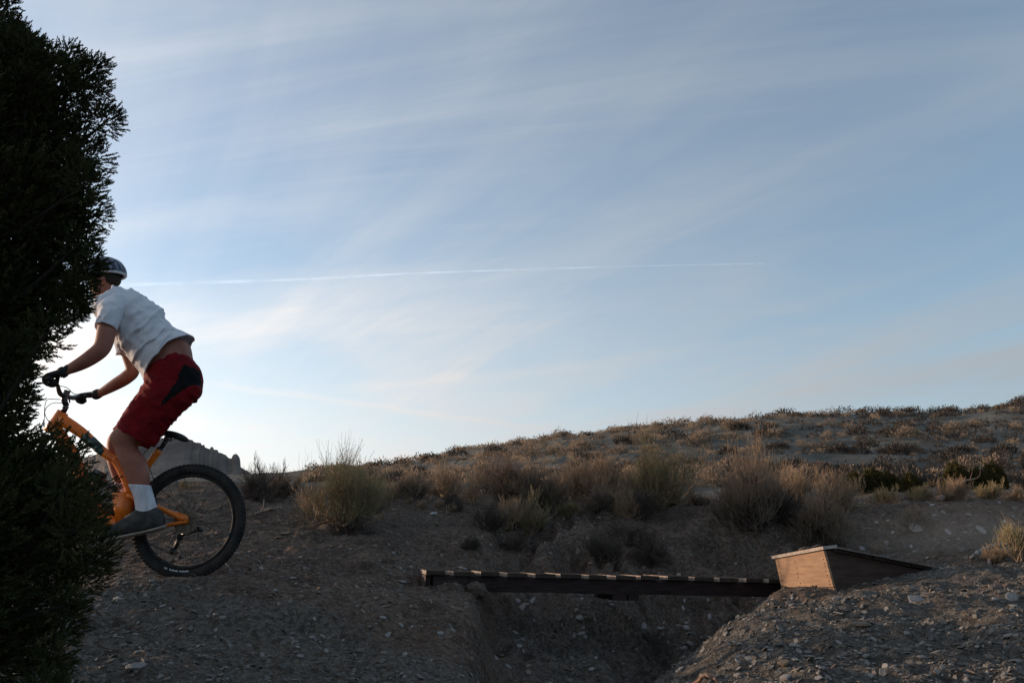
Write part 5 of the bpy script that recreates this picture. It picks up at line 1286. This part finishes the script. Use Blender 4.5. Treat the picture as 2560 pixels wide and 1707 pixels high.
    for (a, b, r) in ((Q(163, 927, -.34), Q(151, 934, -.345), .036), (Q(248, 983, .33), Q(236, 988, .335), .035)):
        k = MB(); tube(k, [a, a.lerp(b, .5), b], [r * .95, r, r * .95], 18); k.build('glove_cuff', M['glove'], root, True)
    # helmet
    hc = H + ax_u * .030 - ax_f * .005; hu = (ax_u * .97 - ax_f * .22).normalized(); hf = (ax_f * .97 + ax_u * .22).normalized()
    def dome(mb, a, b, c_, lo, nu=40, nv=16, shift=0.0):
        V = []
        for i in range(nv):
            t = math.pi / 2 * i / (nv - 1) * (1 + lo)
            for j in range(nu):
                ph = 2 * math.pi * j / nu; V.append(hc + hu * c_ * math.cos(t) + (hf * a * math.cos(ph) + Vector((0, b, 0)) * math.sin(ph)) * math.sin(t))
        F = [(i * nu + j, (i + 1) * nu + j, (i + 1) * nu + (j + 1) % nu, i * nu + (j + 1) % nu) for i in range(nv - 1) for j in range(nu)]; mb.add(V, F)
    k = MB(); dome(k, .130, .098, .108, .02); kk = k.build('helmet', M['helmet'], root, True); m_ = kk.modifiers.new('t', 'SOLIDIFY'); m_.thickness = .012; m_.offset = -1
    rb = MB()
    for q in (-.85, -.58, -.32, 0, .32, .58, .85):                 # raised ribs running front to back
        pts = []; rad = []
        for i in range(25):
            t = -math.pi / 2 + math.pi * i / 24; v = Vector((0, .098 * q, 0)); sc_ = math.sqrt(max(0, 1 - q * q * .85)); 
            pts.append(hc + hf * .134 * math.sin(t) * -sc_ + hu * .112 * math.cos(t) * sc_ * 1.0 + v * (1.0 + .06)); rad.append(.0125 * (.55 + .45 * math.cos(t)))
        V, F = tubes([np.array([list(p) for p in pts])], [rad], 10); rb.add(V, *F)
    r_ = rb.build('helmet_ribs', M['hgrey'], None, True); r_.parent = kk
    rim = MB(); pts = [hc + hf * .130 * math.cos(a) * 1.02 + Vector((0, .100, 0)) * math.sin(a) - hu * .006 for a in np.linspace(0, 2 * math.pi, 41)]
    V, F = tubes([np.array([list(p) for p in pts])], [[.011] * 41], 10); rim.add(V, *F); ri = rim.build('helmet_rim', M['hwhite'], None, True); ri.parent = kk
    stp = MB()
    for s in (-1, 1): tube(stp, [hc + hf * .02 + Vector((0, s * .09, 0)), H - ax_u * .05 + Vector((0, s * .08, 0)), H + ax_f * .045 - ax_u * .118 + Vector((0, s * .03, 0))], .005, 6)
    s3 = stp.build('chin_strap', M['black'], None, True); s3.parent = kk
    hr = MB(); ellipsoid(hr, H - ax_f * .042 - ax_u * .012, ax_f * .060, (0, .073, 0), ax_u * .062, 20, 12); hr.build('hair', M['hair'], root, True)
build_rider()

# ------------------------------------------------------------------ dust kicked up behind the ramp
def build_dust():
    m = bpy.data.materials.new('dust'); m.use_nodes = True; N = m.node_tree.nodes; L = m.node_tree.links; N.clear()
    out = N.new('ShaderNodeOutputMaterial'); v = N.new('ShaderNodeVolumePrincipled'); L.new(v.outputs[0], out.inputs[1])
    v.inputs['Color'].default_value = (.72, .64, .54, 1)
    tc = N.new('ShaderNodeTexCoord'); g_ = N.new('ShaderNodeTexGradient'); g_.gradient_type = 'SPHERICAL'; L.new(tc.outputs['Object'], g_.inputs[0])
    no = N.new('ShaderNodeTexNoise'); no.inputs['Scale'].default_value = 2.5; no.inputs['Detail'].default_value = 3; L.new(tc.outputs['Object'], no.inputs[0])
    a = N.new('ShaderNodeMath'); a.operation = 'MULTIPLY'; L.new(g_.outputs[0], a.inputs[0]); L.new(no.outputs[0], a.inputs[1])
    b = N.new('ShaderNodeMath'); b.operation = 'MULTIPLY'; L.new(a.outputs[0], b.inputs[0]); b.inputs[1].default_value = .62; L.new(b.outputs[0], v.inputs['Density'])
    mb = MB(); ellipsoid(mb, (0, 0, 0), (1, 0, 0), (0, 1, 0), (0, 0, 1), 24, 14); o = mb.build('dust_cloud', m)
    o.location = at(2430, 1350, 8.4); o.scale = (1.5, .9, .42); tag(o, 'pale dust hanging over the trail behind the ramp', kind='stuff')
build_dust()
